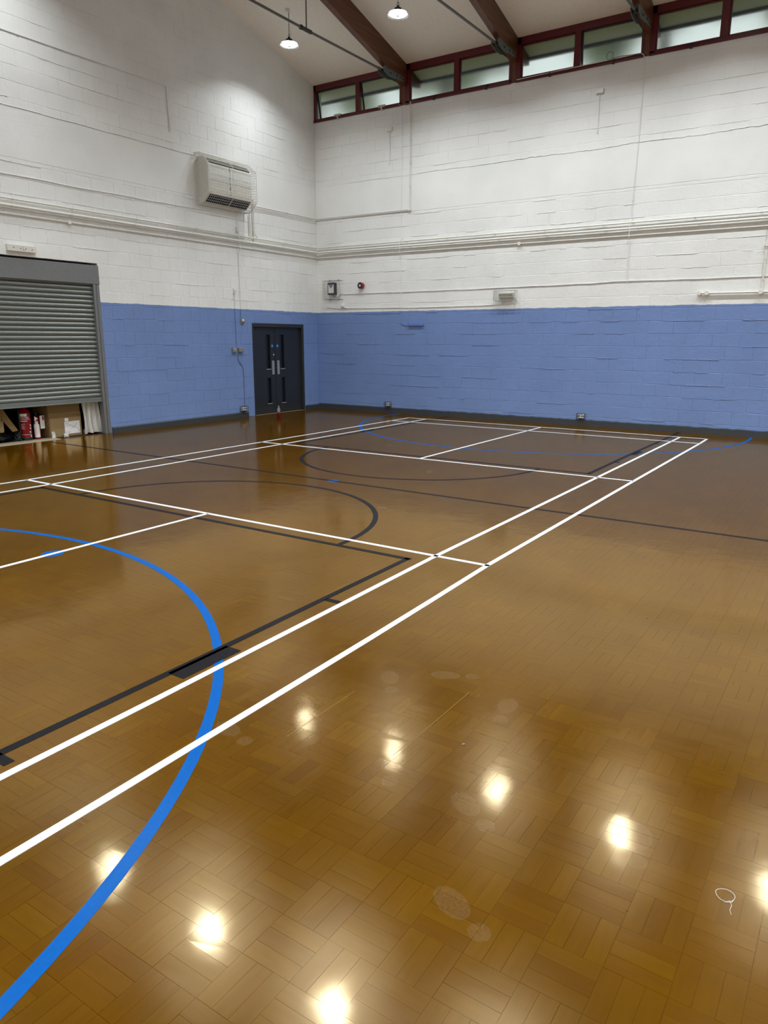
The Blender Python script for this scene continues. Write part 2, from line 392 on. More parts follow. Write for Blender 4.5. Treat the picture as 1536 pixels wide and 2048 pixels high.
strip('court_arc', arc((-3.065, 2.18), 1.765, 180, 360, 48, lambda x, y: (x, y)), BW, M_TK, ZK - 0.0002, 'black free-throw semicircle in front of the far key')
for sgn, sx0, sx1, ys in ((1, -0.58, -0.465, (-3.312, -4.42, -5.53)), (-1, -5.65, -5.55, (-3.312, -4.42, -5.53)), (1, -0.625, -0.555, (3.30, 4.33, 5.55)), (-1, -5.58, -5.50, (3.30, 4.33, 5.55))):
    for k, y in enumerate(ys):
        h = 0.41 if k == 1 else 0.046
        strip('lane_mark', [((sx0 + sx1) / 2, y - h / 2), ((sx0 + sx1) / 2, y + h / 2)], sx1 - sx0, M_TK, ZK, 'black lane block beside the key line' if k == 1 else 'short black lane tick beside the key line')
strip('court_arc', arc((-3.039, -7.103), 3.746, -12, 192, 120, lambda x, y: (x, y)), 0.052, M_TB, ZB, 'blue semicircle around the near end of the court')
strip('court_arc', arc((-3.077, 6.955), 3.677, 173.8, 366.2, 120, lambda x, y: (x, y)), 0.052, M_TB, ZB, 'blue semicircle around the far end of the court')
for x, y, r, n_ in ((-3.03, -3.70, 0.085, 'blue dot on the near centre line'), (-3.035, -0.02, 0.07, 'blue dot on the black halfway line')):
    obj('court_dot', MB().lathe([(r, 0.0), (r, ZB + (0.0002 if y < -1 else 0)), (0.0001, ZB + (0.0002 if y < -1 else 0))], (x, y, 0), 32), M_TB, floor, smooth=False, label=n_)
M_RIDGE = mat('pale_varnish', (0.20, 0.125, 0.02), 0.4)
# scuffs and shoe prints
def shoe(x, y, ang, s=1.0):
    mb = MB(); M = Matrix.Translation((x, y, 0)) @ Matrix.Rotation(ang, 4, 'Z')
    def ell(cx, cy, rx, ry, z=0.0006):
        vs = [M @ Vector((cx + rx * math.cos(a), cy + ry * math.sin(a), z)) * 1 for a in [2 * PI * k / 20 for k in range(20)]]
        mb.add(vs, [tuple(range(20))])
    ell(0, 0.05 * s, 0.046 * s, 0.075 * s); ell(0.004, -0.085 * s, 0.034 * s, 0.036 * s)
    obj('shoe_print', mb, M_DUST, floor, smooth=False, fixn=False, label='faint dusty shoe print in the varnish')
# positions found on the photograph, given as points of the floor
for x, y, a in ((1.02, -4.02, 0.15), (1.23, -4.77, 1.0), (1.78, -4.62, 0.2), (1.42, -5.22, 1.1), (0.42, -4.07, 0.6), (0.66, -3.83, 2.0), (0.84, -4.7, 0.4), (0.12, -4.86, 1.3), (-2.4, 1.2, 0.5), (-1.7, -0.9, 1.2), (-2.0, 0.8, 2.1), (-4.1, 2.9, 1.0)):
    shoe(x, y, a)
for p in ([(0.79, -4.62), (0.80, -4.3), (0.80, -3.95)], [(0.33, -4.75), (0.33, -4.5), (0.33, -4.25)]):
    strip('varnish_ridge', p, 0.0016, M_RIDGE, 0.0008, 'thin pale ridge in the varnish')

# ------------------------------------------------------------------ walls of painted blocks
DY0, DY1, DZ = 5.085, 6.835, 1.995           # double door opening
SY0, SY1, SZ = -2.35, 1.347, 2.922           # shutter opening
BAND0, BAND1 = 4.335, 5.066                  # smooth rendered ring beam
ZSILL = 6.445
wl_ = MB(); TH = 0.28; OFF = 0.0032
def wallboxL(y0, y1, z0, z1): boxL(wl_, y0, y1, z0, z1, -TH, -OFF)
wallboxL(YB, SY0, 0, 5.0); wallboxL(SY0, SY1, SZ, 5.0); wallboxL(SY1, DY0, 0, 5.0); wallboxL(DY0, DY1, DZ, 5.0); wallboxL(DY1, YR + TH, 0, 5.0)
wl_.prism([(YB, 5.0), (YR + TH, 5.0), (YR + TH, zc(YR + TH)), (YRIDGE, zc(YRIDGE)), (YB, ZE)], lambda u, v, t: (XL + t, u, v), -TH, -OFF)
wall_left = tag(obj('wall_left', wl_, M_WALL, smooth=False, kind='structure'), 'gable end wall of painted blocks, white over blue, with double door and shutter', 'wall')
wr_ = MB(); boxR(wr_, XL, XE, 0, ZSILL, -TH, -OFF)
wall_right = tag(obj('wall_right', wr_, M_WALL, smooth=False, kind='structure'), 'long wall of painted blocks, white over blue, below the high windows', 'wall')
wb = MB().box(XL, XE, YB - TH, YB, 0, ZE)
tag(obj('wall_back', wb, M_WALL, smooth=False, kind='structure'), 'long painted wall behind the camera', 'wall')
we = MB().prism([(YB, 0), (YR, 0), (YR, ZE), (YRIDGE, zc(YRIDGE)), (YB, ZE)], lambda u, v, t: (XE + t, u, v), 0, TH)
tag(obj('wall_front', we, M_WALL, smooth=False, kind='structure'), 'painted gable end wall outside the frame', 'wall')

def block_shape(w, h, seed, proud, long_edges=True):
    rr = random.Random(seed); n = max(1, int(w / 0.09)); pts = []
    for i in range(n + 1): pts.append((w * i / n, 0))
    pts.append((w, h * 0.5))
    for i in range(n + 1): pts.append((w * (1 - i / n), h))
    pts.append((0, h * 0.5))
    j = 0.0022; g = 0.0016; gu = 0.0004
    outer = []; inner = []
    for (u, v) in pts:
        du = gu if u <= 0 else (-gu if u >= w else 0); dv = g if v <= 0 else (-g if v >= h else 0)
        a, b_ = rr.uniform(0, 0.0006) * (1 if u <= 0 else -1), rr.uniform(-j, j)
        bw = rr.uniform(0.004, 0.010)
        outer.append((u + du + a * (u in (0, w)), v + dv + b_, 0.0))
        bu = bw * 0.35
        inner.append((u + (bu if u <= 0 else (-bu if u >= w else 0)), v + b_ + (bw if v <= 0 else -bw if v >= h else 0), proud + rr.uniform(-0.0006, 0.0006)))
    m = len(pts)
    return outer + inner, [tuple(range(m, 2 * m))] + [(i, (i + 1) % m, m + (i + 1) % m, m + i) for i in range(m)]
def lay(wall, side, u0, u1, rects, ztop, holes):
    """cut block rectangles for a wall, largest in view become parts, the others one part"""
    cells = []
    z = COURSE0 - 9 * CH + 0.0; k = 0
    while z < ztop(u0 if False else (u0 + u1) / 2) + 4:
        zl, zh = max(z, 0.0), z + CH
        off = (0.225 if k % 2 else 0.0)
        if zh > BAND0 and zl < BAND1:
            zl2, zh2 = zl, zh
            if zl < BAND0: zh2 = BAND0
            elif zh > BAND1: zl2 = BAND1
            else: zl2 = zh2 = 0
            zl, zh = zl2, zh2
        if zh - zl > 0.02:
            a = math.floor((u0 - off) / 0.45) * 0.45 + off
            while a < u1:
                ua, ub = max(a, u0), min(a + 0.45, u1); segs = [(ua, ub)]
                for (h0, h1, hz0, hz1) in holes:
                    if zl < hz1 - 0.01 and zh > hz0 + 0.01:
                        ns = []
                        for (p, q) in segs:
                            if q <= h0 or p >= h1: ns.append((p, q)); continue
                            if zh > hz1 + 0.03 and zl >= hz1 - 0.12: ns.append((p, q, max(zl, hz1))); continue
                            if p < h0: ns.append((p, h0))
                            if q > h1: ns.append((h1, q))
                        segs = ns
                for sg in segs:
                    p, q = sg[0], sg[1]; zz = sg[2] if len(sg) > 2 else zl
                    top = min(ztop(p), ztop(q)); h = min(zh, top)
                    if q - p > 0.03 and h - zz > 0.03: cells.append((p, q, zz, h))
                a += 0.45
        z += CH; k += 1
    # ring beam slabs
    cells.append((u0, u1, BAND0, BAND1))
    fn = (lambda u, v, t: (XL - OFF + t, u, v)) if side == 'L' else (lambda u, v, t: (u, YR + OFF - t, v))
    def vis(c):
        cs = [project(fn(u, v, 0)) for u, v in ((c[0], c[2]), (c[1], c[2]), (c[1], c[3]), (c[0], c[3]))]
        if any(q is None for q in cs): return 0
        x = sum(q[0] for q in cs) / 4; y = sum(q[1] for q in cs) / 4
        if not (0 < x < 1536 and 0 < y < 2048): return 0
        return abs(sum(cs[i][0] * cs[(i + 1) % 4][1] - cs[(i + 1) % 4][0] * cs[i][1] for i in range(4))) / 2
    cells.sort(key=lambda c: -vis(c))
    rest = {False: MB(), True: MB()}
    shapes = {}
    for n_, c in enumerate(cells):
        w, h = c[1] - c[0], c[3] - c[2]; band = abs(c[2] - BAND0) < 1e-6 and abs(c[3] - BAND1) < 1e-6
        var = random.randrange(8); proud = OFF + 0.0012 * (var - 3.5) / 3.5 + (0.002 if band else 0)
        key = (round(w, 3), round(h, 3), var, band)
        if n_ < 300 and not band or band and vis(c) > 0:
            if key not in shapes:
                vs, fs = block_shape(w, h, hash((round(w * 1000), round(h * 1000), var)), proud)
                me = bpy.data.meshes.new('block'); 
                f0 = fn(0, 0, 0)
                me.from_pydata([(fn(u, v, t)[0] - f0[0], fn(u, v, t)[1] - f0[1], v) for u, v, t in vs], [], fs if side == 'L' else [f[::-1] for f in fs])
                me.materials.append(M_BAND if band else M_WALL); shapes[key] = me
            o = bpy.data.objects.new('render_panel' if band else 'block', shapes[key]); COL.objects.link(o); o.parent = wall
            o.location = fn(c[0], c[2], 0)
        else:
            vs, fs = block_shape(w, h, n_ * 7 + 3, proud)
            rest[band].add([fn(u + c[0], v + c[2], t) for u, v, t in vs], fs if side == 'L' else [f[::-1] for f in fs])
    obj('blocks', rest[False], M_WALL, wall, smooth=False, fixn=False, kind='stuff')
    if rest[True].v: obj('render_panels', rest[True], M_BAND, wall, smooth=False, fixn=False, kind='stuff')
    # smeared mortar ridges along some joints
    mb = MB(); rr = random.Random(5 if side == 'L' else 9)
    for _ in range(260):
        z = COURSE0 + CH * rr.randint(-8, 21) + rr.uniform(-0.004, 0.004); u = rr.uniform(u0, u1); ln = rr.uniform(0.15, 0.9)
        if u + ln > u1 or BAND0 - 0.02 < z < BAND1 + 0.02 or z > ztop(u + ln) - 0.1 or z > ztop(u) - 0.1: continue
        if any(u < h1 + 0.05 and u + ln > h0 - 0.05 and hz0 - 0.02 < z < hz1 + 0.02 for h0, h1, hz0, hz1 in holes): continue
        n = int(ln / 0.035) + 2; pts = []
        for i in range(n): pts.append(fn(u + ln * i / (n - 1), z + rr.uniform(-0.004, 0.004), OFF + 0.001))
        mb.tube(pts, [0.001] + [rr.uniform(0.0030, 0.0075) for _ in range(n - 2)] + [0.001], 5)
    obj('mortar_smears', mb, M_WALL, wall, kind='stuff')
lay(wall_left, 'L', YB + 3.5, YR, None, lambda u: zc(u), [(DY0, DY1, 0, DZ), (SY0, SY1, 0, SZ)])
lay(wall_right, 'R', XL, 5.5, None, lambda u: ZSILL, [])
# jagged settlement crack along the top of the ring beam, right wall
mb = MB(); rr = random.Random(3); pts = []
for i in range(150):
    x = -8.2 + i * 0.066; pts.append(R(x, 5.073 + 0.010 * math.sin(i * 0.21) + rr.uniform(-0.010, 0.010), 0.004))
mb.tube(pts, [0.001] + [rr.uniform(0.003, 0.0085) if x_ > 45 else 0.003 for x_ in range(148)] + [0.001], 5)
obj('wall_ridge', mb, M_WALL, wall_right, label='jagged raised joint running along the upper wall')
mb = MB(); pts = [L(-1.5 + i * 0.12, 5.07 + 0.004 * math.sin(i * .9), 0.003) for i in range(58)]
mb.tube(pts, 0.0065, 5); obj('wall_ridge', mb, M_WALL, wall_left, label='straight raised joint running along the upper gable wall')

# skirting
sk = MB(); rr = random.Random(11); n = 240; prof = [(XL + 0.0, 0.0)]
top = [(XL + 0.02 + i * (XE - XL - 0.05) / n, 0.128 - 0.012 * i / n + rr.uniform(-0.006, 0.006) * (1 if i > 30 else 0.2)) for i in range(n + 1)]
for i in range(n):
    (xa, za), (xb, zb) = top[i], top[i + 1]
    sk.add([R(xa, 0, 0.032), R(xb, 0, 0.032), R(xb, zb - 0.012, 0.030), R(xa, za - 0.012, 0.030), R(xa, za, 0.0), R(xb, zb, 0.0)], [(0, 1, 2, 3), (3, 2, 5, 4)])
tag(obj('baseboard_right', sk, M_SKIRT, smooth=False, kind='structure'), 'rough dark grey skirting along the foot of the long blue wall', 'skirting')
sk = MB()
for a, b_ in ((SY1 + 0.02, 4.86), (DY1 + 0.0, YR - 0.03)):
    sk.prism([(0, 0), (0.03, 0), (0.03, 0.092), (0.018, 0.108), (0, 0.108)], lambda u, v, t: (XL + u, t, v), a, b_)
tag(obj('baseboard_left', sk, M_SKIRT, smooth=False, kind='structure'), 'dark grey skirting along the foot of the gable wall', 'skirting')

# ------------------------------------------------------------------ ceiling (two slopes with eaves overhang)
OH = 0.60; tk = 0.16
prof = [(YR + OH, zc(YR + OH)), (YRIDGE, zc(YRIDGE)), (YB - OH, ZE - SL * OH), (YB - OH, ZE - SL * OH + tk), (YRIDGE, zc(YRIDGE) + tk), (YR + OH, zc(YR + OH) + tk)]
ceil = obj('ceiling', MB().prism(prof, lambda u, v, t: (t, u, v), XL - 0.6, XE + 0.6), M_CEIL, smooth=False, kind='structure')
tag(ceil, 'sloping white plastered ceiling', 'ceiling')
fz = zc(YR + OH)
tag(obj('trim_1', MB().box(XL - 0.6, XE + 0.6, YR + OH - 0.0, YR + OH + 0.03, fz - 0.07, fz + tk + 0.02), M_DARK, smooth=False, kind='structure'), 'dark fascia board at the eaves outside the windows', 'trim')

# ------------------------------------------------------------------ roof beams, brackets, tie rods
def beam_label(i):
    return ['brown timber roof beam meeting the wall nearest the corner', 'brown timber roof beam landing between the second and third window bays',
            'brown timber roof beam landing at the top right beside the looped cable'][i] if i < 3 else 'brown timber roof beam outside the frame'
BH = 0.42
for i, bx in enumerate(BEAMX):
    t = thing('roof_beam', beam_label(i), 'beam', (bx, YR - 0.05, 6.8), 'timber roof beams')
    pr = [(YR + 0.02, zc(YR) - 0.004), (YRIDGE, zc(YRIDGE) - 0.003), (YRIDGE, zc(YRIDGE) - BH), (YR - 0.02, zc(YR) - BH)]
    obj('rafter', MB().prism(pr, lambda u, v, s_: (s_, u, v), bx - 0.06, bx + 0.06), M_BEAM, t, bevel=0.004)
    pr = [(YB, ZE - 0.004), (YRIDGE, zc(YRIDGE) - 0.003), (YRIDGE, zc(YRIDGE) - BH), (YB, ZE - BH)]
    obj('rafter', MB().prism(pr, lambda u, v, s_: (s_, u, v), bx - 0.06, bx + 0.06), M_BEAM, t, bevel=0.004)
    obj('post', MB().box(bx - 0.045, bx + 0.045, YR - 0.005, YR + 0.07, ZSILL, zc(YR) - BH + 0.02), M_BEAM, t, bevel=0.003, label='short dark timber post between window bays')
    obj('rafter_foot', MB().prism([(YR + 0.1, zc(YR + 0.1) - 0.003), (YR + OH, zc(YR + OH) - 0.003), (YR + OH, zc(YR + OH) - 0.15), (YR + 0.1, zc(YR + 0.1) - 0.34)], lambda u, v, s_: (s_, u, v), bx - 0.05, bx + 0.05), M_BEAM, t)
    for s_ in (-1, 1):
        pl = MB().prism([(6.47, 6.90), (6.52, 6.955), (6.66, 6.935), (7.02, 6.93), (7.24, 6.90), (7.24, 6.835), (6.98, 6.83), (6.86, 6.80), (6.66, 6.80), (6.50, 6.85)], lambda u, v, q: (q, u, v), bx + s_ * 0.061, bx + s_ * 0.069)
        p_ = obj('bracket_plate', pl, M_PLATE, t, label='grey steel plate bolted to the beam foot')
        for (y, z) in ((6.74, 6.865), (6.98, 6.88), (7.10, 6.875), (7.19, 6.87)):
            obj('bolt', MB().cyl((bx + s_ * 0.066, y, z), (bx + s_ * 0.082, y, z), 0.016, 6), M_DARK, p_)
for i, bx in enumerate(BEAMX):
    lab = ['steel tie rod with a hanger below the beam nearest the corner', 'steel tie rod below the second beam', 'steel tie rod end at the top right beam'][i] if i < 3 else 'steel tie rod outside the frame'
    t = thing('tie_rod', lab, 'tie rod', (bx, 6.5, 6.87), 'steel tie rods')
    obj('rod', MB().tube([(bx, 6.56, 6.882), (bx, 4.19, 6.862), (bx, -2.4, 6.86), (bx, -11.3, 6.88)], 0.021, 10), M_STEEL, t)
    obj('coupler', MB().cyl((bx, 4.30, 6.862), (bx, 4.06, 6.862), 0.034, 10).cyl((bx, 4.05, 6.862), (bx, 4.02, 6.862), 0.04, 8), M_DARK, t)
    obj('clevis', MB().cyl((bx, 6.48, 6.88), (bx, 6.60, 6.885), 0.028, 8).box(bx - 0.058, bx + 0.058, 6.55, 6.60, 6.855, 6.91), M_DARK, t)
    for y in (4.18, -2.4, -8.9): obj('hanger', MB().cyl((bx, y, 6.86), (bx, y, zc(y) - BH + 0.01), 0.011, 8), M_STEEL, t)

# ------------------------------------------------------------------ windows: one frame per bay, two lights each
edges = [XL] + [x for bx in BEAMX[:6] for x in (bx - 0.05, bx + 0.05)]
bays = [(edges[0], edges[1])] + [(edges[2 * k], edges[2 * k + 1]) for k in range(1, 6)]
FY0, FY1 = YR - 0.006, YR + 0.07
wlabels = ['red framed high window with both lights tilted open beside the corner', 'red framed high window second from the corner, both lights shut', 'red framed high window third from the corner with looped cable on its sill', 'red framed high window at the top right corner of the photo']
for k, (x0, x1) in enumerate(bays):
    zt = zc(YR) - 0.002; mid = (x0 + x1) / 2 if k else -7.9
    lab = wlabels[k] if k < 4 else 'red framed high window outside the frame'
    w = thing('window_%d' % (k + 1), lab, 'window', (x0, YR, ZSILL), None, 'structure')
    jw = 0.045 if k else 0.06
    fr = MB()
    for a, b_, c, d in ((x0, x0 + (0.085 if k else 0.06), ZSILL, zt), (x1 - jw, x1, ZSILL, zt), (mid - 0.055, mid + 0.055, ZSILL + 0.06, zt - 0.12), (x0, x1, ZSILL, ZSILL + 0.062), (x0, x1, zt - 0.125, zt)):
        fr.box(a, b_, FY0, FY1, c, d)
    obj('frame', fr, M_RED, w, bevel=0.005)
    obj('sill', MB().box(x0, x1, YR - 0.03, YR + 0.02, ZSILL - 0.012, ZSILL + 0.022), M_RED, w, bevel=0.004)
    for s_, (a, b_) in enumerate(((x0 + (0.085 if k else 0.06), mid - 0.055), (mid + 0.055, x1 - jw))):
        ang = {(0, 0): 13, (0, 1): 13, (2, 1): 5}.get((k, s_), 0)
        za, zb = ZSILL + 0.062, zt - 0.125
        M = Matrix.Translation((0, YR + 0.045, zb)) @ Matrix.Rotation(math.radians(ang), 4, 'X') @ Matrix.Translation((0, -(YR + 0.045), -zb))
        cs = MB(); bw = 0.022
        for p, q, r, s2 in ((a, a + bw, za, zb), (b_ - bw, b_, za, zb), (a, b_, za, za + bw), (a, b_, zb - bw, zb)): cs.box(p, q, YR + 0.025, YR + 0.065, r, s2, M)
        c_ = obj('casement', cs, M_RED if not ang else M_DARK, w, label='open casement' if ang else None)
        obj('pane', MB().box(a + bw - 0.004, b_ - bw + 0.004, YR + 0.043, YR + 0.047, za + bw - 0.004, zb - bw + 0.004, M), M_FROST, c_, smooth=False)
        m_ = (a + b_) / 2 + 0.08
        obj('catch', MB().box(m_ - (0.09 if k == 0 else 0.02), m_ + (0.09 if k == 0 else 0.02), YR - 0.045, YR - 0.01, ZSILL + 0.03, ZSILL + (0.075 if k == 0 else 0.06)).box(m_ - 0.02, m_ + 0.02, YR - 0.04, YR - 0.02, ZSILL - 0.03, ZSILL + 0.03), M_ALU if k == 0 else M_DARK, w)

# ------------------------------------------------------------------ outside: ground and trees
tag(obj('garden_ground', MB().box(-60, 60, YR + 0.3, 80, -0.3, -0.05), M_GRASS, smooth=False, kind='structure'), 'grass outside behind the long wall', 'ground')
def tree(x, y, h, r, seed):
    rr = random.Random(seed)
    t = thing('tree', 'green tree blurred behind the frosted window glass', 'tree', (x, y, 0), 'trees outside the windows')
    obj('trunk', MB().tube([(x, y, -0.1), (x + 0.1, y, h * 0.3), (x, y + 0.1, h * 0.62)], [0.25, 0.2, 0.12], 8), M_TRUNKW, t)
    bm = bmesh.new()
    for _ in range(26):
        a, e = rr.uniform(0, 2 * PI), rr.uniform(-0.7, 1.2); d = r * rr.uniform(0.4, 0.9)
        M = Matrix.Translation((x + d * math.cos(a) * math.cos(e), y + d * math.sin(a) * math.cos(e), h * 0.62 + d * math.sin(e) * 1.1)) @ Matrix.Diagonal((1, 1, 0.85, 1)) @ Matrix.Rotation(rr.uniform(0, 6), 4, 'Z')
        bmesh.ops.create_icosphere(bm, subdivisions=2, radius=r * rr.uniform(0.28, 0.45), matrix=M)
    for v in bm.verts: v.co += Vector((rr.uniform(-1, 1), rr.uniform(-1, 1), rr.uniform(-1, 1))) * 0.16
    mb = MB(); mb.v = [tuple(v.co) for v in bm.verts]; bm.verts.index_update(); mb.f = [tuple(v.index for v in f.verts) for f in bm.faces]; bm.free()
    obj('crown', mb, M_LEAF, t, fixn=False)
for x, y, h, r, s_ in tuple((-29.0 + 2.9 * k, 12.6 if k % 2 else 18.2, 17.1 if k % 2 else 19.8, 2.45, k + 1) for k in range(16)): tree(x, y, h, r, s_)

# ------------------------------------------------------------------ lamps
LZ = 7.155
def make_lamp(loc, chain, label):
    x, y, z = loc
    t = thing('pendant_lamp', label, 'lamp', loc, 'round LED high-bay lamps')
    obj('lens', MB().lathe([(0.001, 0.0), (0.145, 0.0), (0.155, 0.008), (0.155, 0.022), (0.145, 0.03)], (x, y, z), 36), M_LED, t)
    obj('sensor', MB().lathe([(0.001, -0.022), (0.026, -0.022), (0.032, -0.012), (0.032, -0.002)], (x, y, z), 20), M_GREY, t)
    obj('rim', MB().lathe([(0.158, 0.022), (0.180, -0.012), (0.184, -0.012), (0.184, -0.006), (0.164, 0.026)], (x, y, z), 36), M_CLEAR, t)
    obj('heat_sink', MB().lathe([(0.146, 0.0305), (0.12, 0.045), (0.07, 0.058), (0.05, 0.06)], (x, y, z), 36), M_WPL, t)
    hs = MB().lathe([(0.068, 0.058), (0.070, 0.075), (0.064, 0.10), (0.045, 0.112), (0.03, 0.118), (0.02, 0.145)], (x, y, z), 24)
    h_ = obj('housing', hs, M_DARK, t)
    obj('eyebolt', MB().tube([(x + 0.022 * math.cos(a), y, z + 0.165 + 0.024 * math.sin(a)) for a in [2 * PI * k / 14 for k in range(14)]], 0.005, 6, closed=True), M_DARK, h_)
    cd = MB(); cd.tube([(x, y, z + 0.18), (x, y, z + chain)], 0.0045, 6)
    for k in range(int((chain - 0.2) / 0.05)):
        zz = z + 0.2 + k * 0.05
        cd.tube([(x + (0.008 * math.cos(a) if k % 2 else 0), y + (0 if k % 2 else 0.008 * math.cos(a)), zz + 0.018 * math.sin(a)) for a in [2 * PI * q / 8 for q in range(8)]], 0.0022, 4, closed=True)
    obj('chain', cd, M_STEEL, t)
    obj('cord', MB().tube([(x + 0.03, y, z + 0.13), (x + 0.055, y + 0.01, z + 0.19), (x + 0.03, y, z + 0.26), (x + 0.012, y, z + 0.36), (x + 0.012, y, z + chain)], 0.004, 6), M_WPL, t)
    obj('ceiling_plate', MB().lathe([(0.045, 0.0), (0.045, -0.05), (0.02, -0.06)], (x - 0.02, y, z + chain + 0.005), 14), M_WPL, t)
    return t
rows = [(5.18, LZ), (-0.25, 7.55), (-4.6, 7.55), (-10.1, LZ)]
xs_ = [-7.95 + 2.475 * k for k in range(8)]
for ry, rz in rows:
    proto = None
    for k, lx in enumerate(xs_):
        if ry > 5 and k < 2:
            lab = ['lit round lamp hanging left of the nearest timber beam, by the gable wall', 'lit round lamp hanging between the two timber beams at the top'][k]
        else: lab = 'lit round lamp outside the frame, part of the rows that reflect in the floor'
        ch = zc(ry) - rz - 0.005
        if proto is None: proto = make_lamp((lx, ry, rz), ch, lab); lo = proto
        else: lo = copy_thing(proto, (lx, ry, rz), lab)
        ld = bpy.data.lights.new('lamp_light', 'AREA'); ld.shape = 'DISK'; ld.size = 0.29; ld.energy = LAMP_POWER; ld.color = (0.93, 0.985, 1.0); ld.spread = math.radians(134)
        lobj = bpy.data.objects.new('lamp_light', ld); COL.objects.link(lobj); lobj.parent = lo; lobj.location = (0, 0, -0.003)

# ------------------------------------------------------------------ roller shutter (door_2) and the store behind it
sh = thing('door_2', 'grey steel roller shutter left slightly raised above the store floor', 'shutter', (XL, SY1, 0), None, 'structure')
obj('hood', boxL(MB(), SY0, SY1 + 0.006, 2.572, 2.880, -0.20, 0.012), M_HOOD, sh, bevel=0.006)
g = MB(); boxL(g, 1.225, 1.275, 0, 2.572, -0.10, 0.010); boxL(g, 1.29, 1.347, 0, 2.572, -0.10, 0.0); boxL(g, 1.27, 1.30, 0, 2.572, -0.10, -0.02)
obj('guide_rail', g, M_HOOD, sh, bevel=0.003)
g = MB(); boxL(g, SY0, SY0 + 0.12, 0, 2.572, -0.10, 0.010); obj('guide_rail', g, M_HOOD, sh, bevel=0.003)
prof = []
for k in range(9):
    a = k / 8; prof.append((-0.056 + 0.026 * math.sin(PI * a) ** 0.7, 0.0755 * a))
poly = prof + [(-0.075, 0.0755), (-0.075, 0.0)]
slat_me = None
for k in range(26):
    z0 = 0.655 + k * 0.0755
    if z0 > 2.56: break
    if slat_me is None:
        o = obj('slat', MB().prism(poly, lambda u, v, t: (XL + u, t, z0 + v), SY0 + 0.1, 1.235), M_GALV, sh); slat_me = (o, z0)
    else:
        o = slat_me[0].copy(); COL.objects.link(o); o.parent = sh; o.location = (0, 0, z0 - slat_me[1])
obj('bottom_bar', boxL(MB(), SY0 + 0.1, 1.24, 0.578, 0.655, -0.075, -0.022).box(XL - 0.085, XL - 0.012, SY0 + 0.1, 1.24, 0.575, 0.592), M_GALV, sh, bevel=0.004)
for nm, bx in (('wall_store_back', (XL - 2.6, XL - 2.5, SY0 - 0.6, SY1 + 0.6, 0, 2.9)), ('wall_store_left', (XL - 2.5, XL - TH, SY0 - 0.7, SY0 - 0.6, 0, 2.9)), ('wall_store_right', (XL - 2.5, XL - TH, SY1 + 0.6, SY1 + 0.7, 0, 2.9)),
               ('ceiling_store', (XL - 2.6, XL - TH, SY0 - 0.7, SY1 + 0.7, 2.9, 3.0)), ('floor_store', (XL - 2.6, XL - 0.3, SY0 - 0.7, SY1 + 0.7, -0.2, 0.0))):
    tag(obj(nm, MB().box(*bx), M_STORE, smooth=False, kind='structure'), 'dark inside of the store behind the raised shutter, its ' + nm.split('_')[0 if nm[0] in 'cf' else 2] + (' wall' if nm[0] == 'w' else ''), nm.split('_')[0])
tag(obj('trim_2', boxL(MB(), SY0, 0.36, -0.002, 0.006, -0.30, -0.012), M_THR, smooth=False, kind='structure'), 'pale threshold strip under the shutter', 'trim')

# store contents
ex = (XL - 0.36, -0.045, 0.0)
e = thing('fire_extinguisher', 'large red water fire extinguisher standing under the shutter', 'extinguisher', ex)
obj('cylinder', MB().lathe([(0.088, 0.0), (0.093, 0.012), (0.093, 0.44), (0.075, 0.50), (0.035, 0.535), (0.03, 0.56)], ex, 32), M_EXT, e)
obj('base_ring', MB().lathe([(0.094, 0.0), (0.096, 0.004), (0.096, 0.055), (0.093, 0.06)], ex, 32), M_DARK, e)
obj('valve', MB().cyl((ex[0], ex[1], 0.56), (ex[0], ex[1], 0.61), 0.022, 10).box(ex[0] - 0.015, ex[0] + 0.015, ex[1] - 0.02, ex[1] + 0.13, 0.60, 0.615), M_DARK, e)
obj('hose', MB().tube([(ex[0], ex[1] - 0.03, 0.58), (ex[0] + 0.02, ex[1] - 0.11, 0.5), (ex[0] + 0.02, ex[1] - 0.115, 0.25), (ex[0] + 0.02, ex[1] - 0.11, 0.1)], 0.010, 8), M_DARK, e)
dirc = math.atan2(CAM[1] - ex[1], CAM[0] - ex[0]) + 0.0   # the side turned to the hall
def wrap(x, z, r=0.0945): a = dirc + x / 0.093; return (ex[0] + r * math.cos(a), ex[1] + r * math.sin(a), z)
def wrapped_rect(mb, x0, x1, z0, z1, r=0.0945):
    n = max(1, int((x1 - x0) / 0.01)); vs = []
    for i in range(n + 1): vs += [wrap(x0 + (x1 - x0) * i / n, z0, r), wrap(x0 + (x1 - x0) * i / n, z1, r)]
    mb.add(vs, [(2 * i, 2 * i + 2, 2 * i + 3, 2 * i + 1) for i in range(n)])
def text_mesh(s, size):
    c = bpy.data.curves.new('text', 'FONT'); c.body = s; c.size = size; c.align_x = 'CENTER'; c.resolution_u = 2
    o = bpy.data.objects.new('text', c); COL.objects.link(o); dg = bpy.context.evaluated_depsgraph_get(); me = bpy.data.meshes.new_from_object(o.evaluated_get(dg))
    mb = MB(); mb.v = [tuple(v.co) for v in me.vertices]; mb.f = [tuple(p.vertices) for p in me.polygons]
    bpy.data.objects.remove(o); bpy.data.curves.remove(c); bpy.data.meshes.remove(me); return mb
lb = MB(); wrapped_rect(lb, -0.075, 0.035, 0.405, 0.45)
for z, a, b_ in ((0.352, -0.085, 0.09), (0.10, -0.085, 0.09)): wrapped_rect(lb, a, b_, z, z + 0.005)
wrapped_rect(lb, -0.08, 0.035, 0.322, 0.334)
for q, ln in enumerate((0.07, 0.04, 0.06, 0.05, 0.06)): wrapped_rect(lb, -0.07, -0.07 + ln, 0.275 - q * 0.019, 0.279 - q * 0.019)
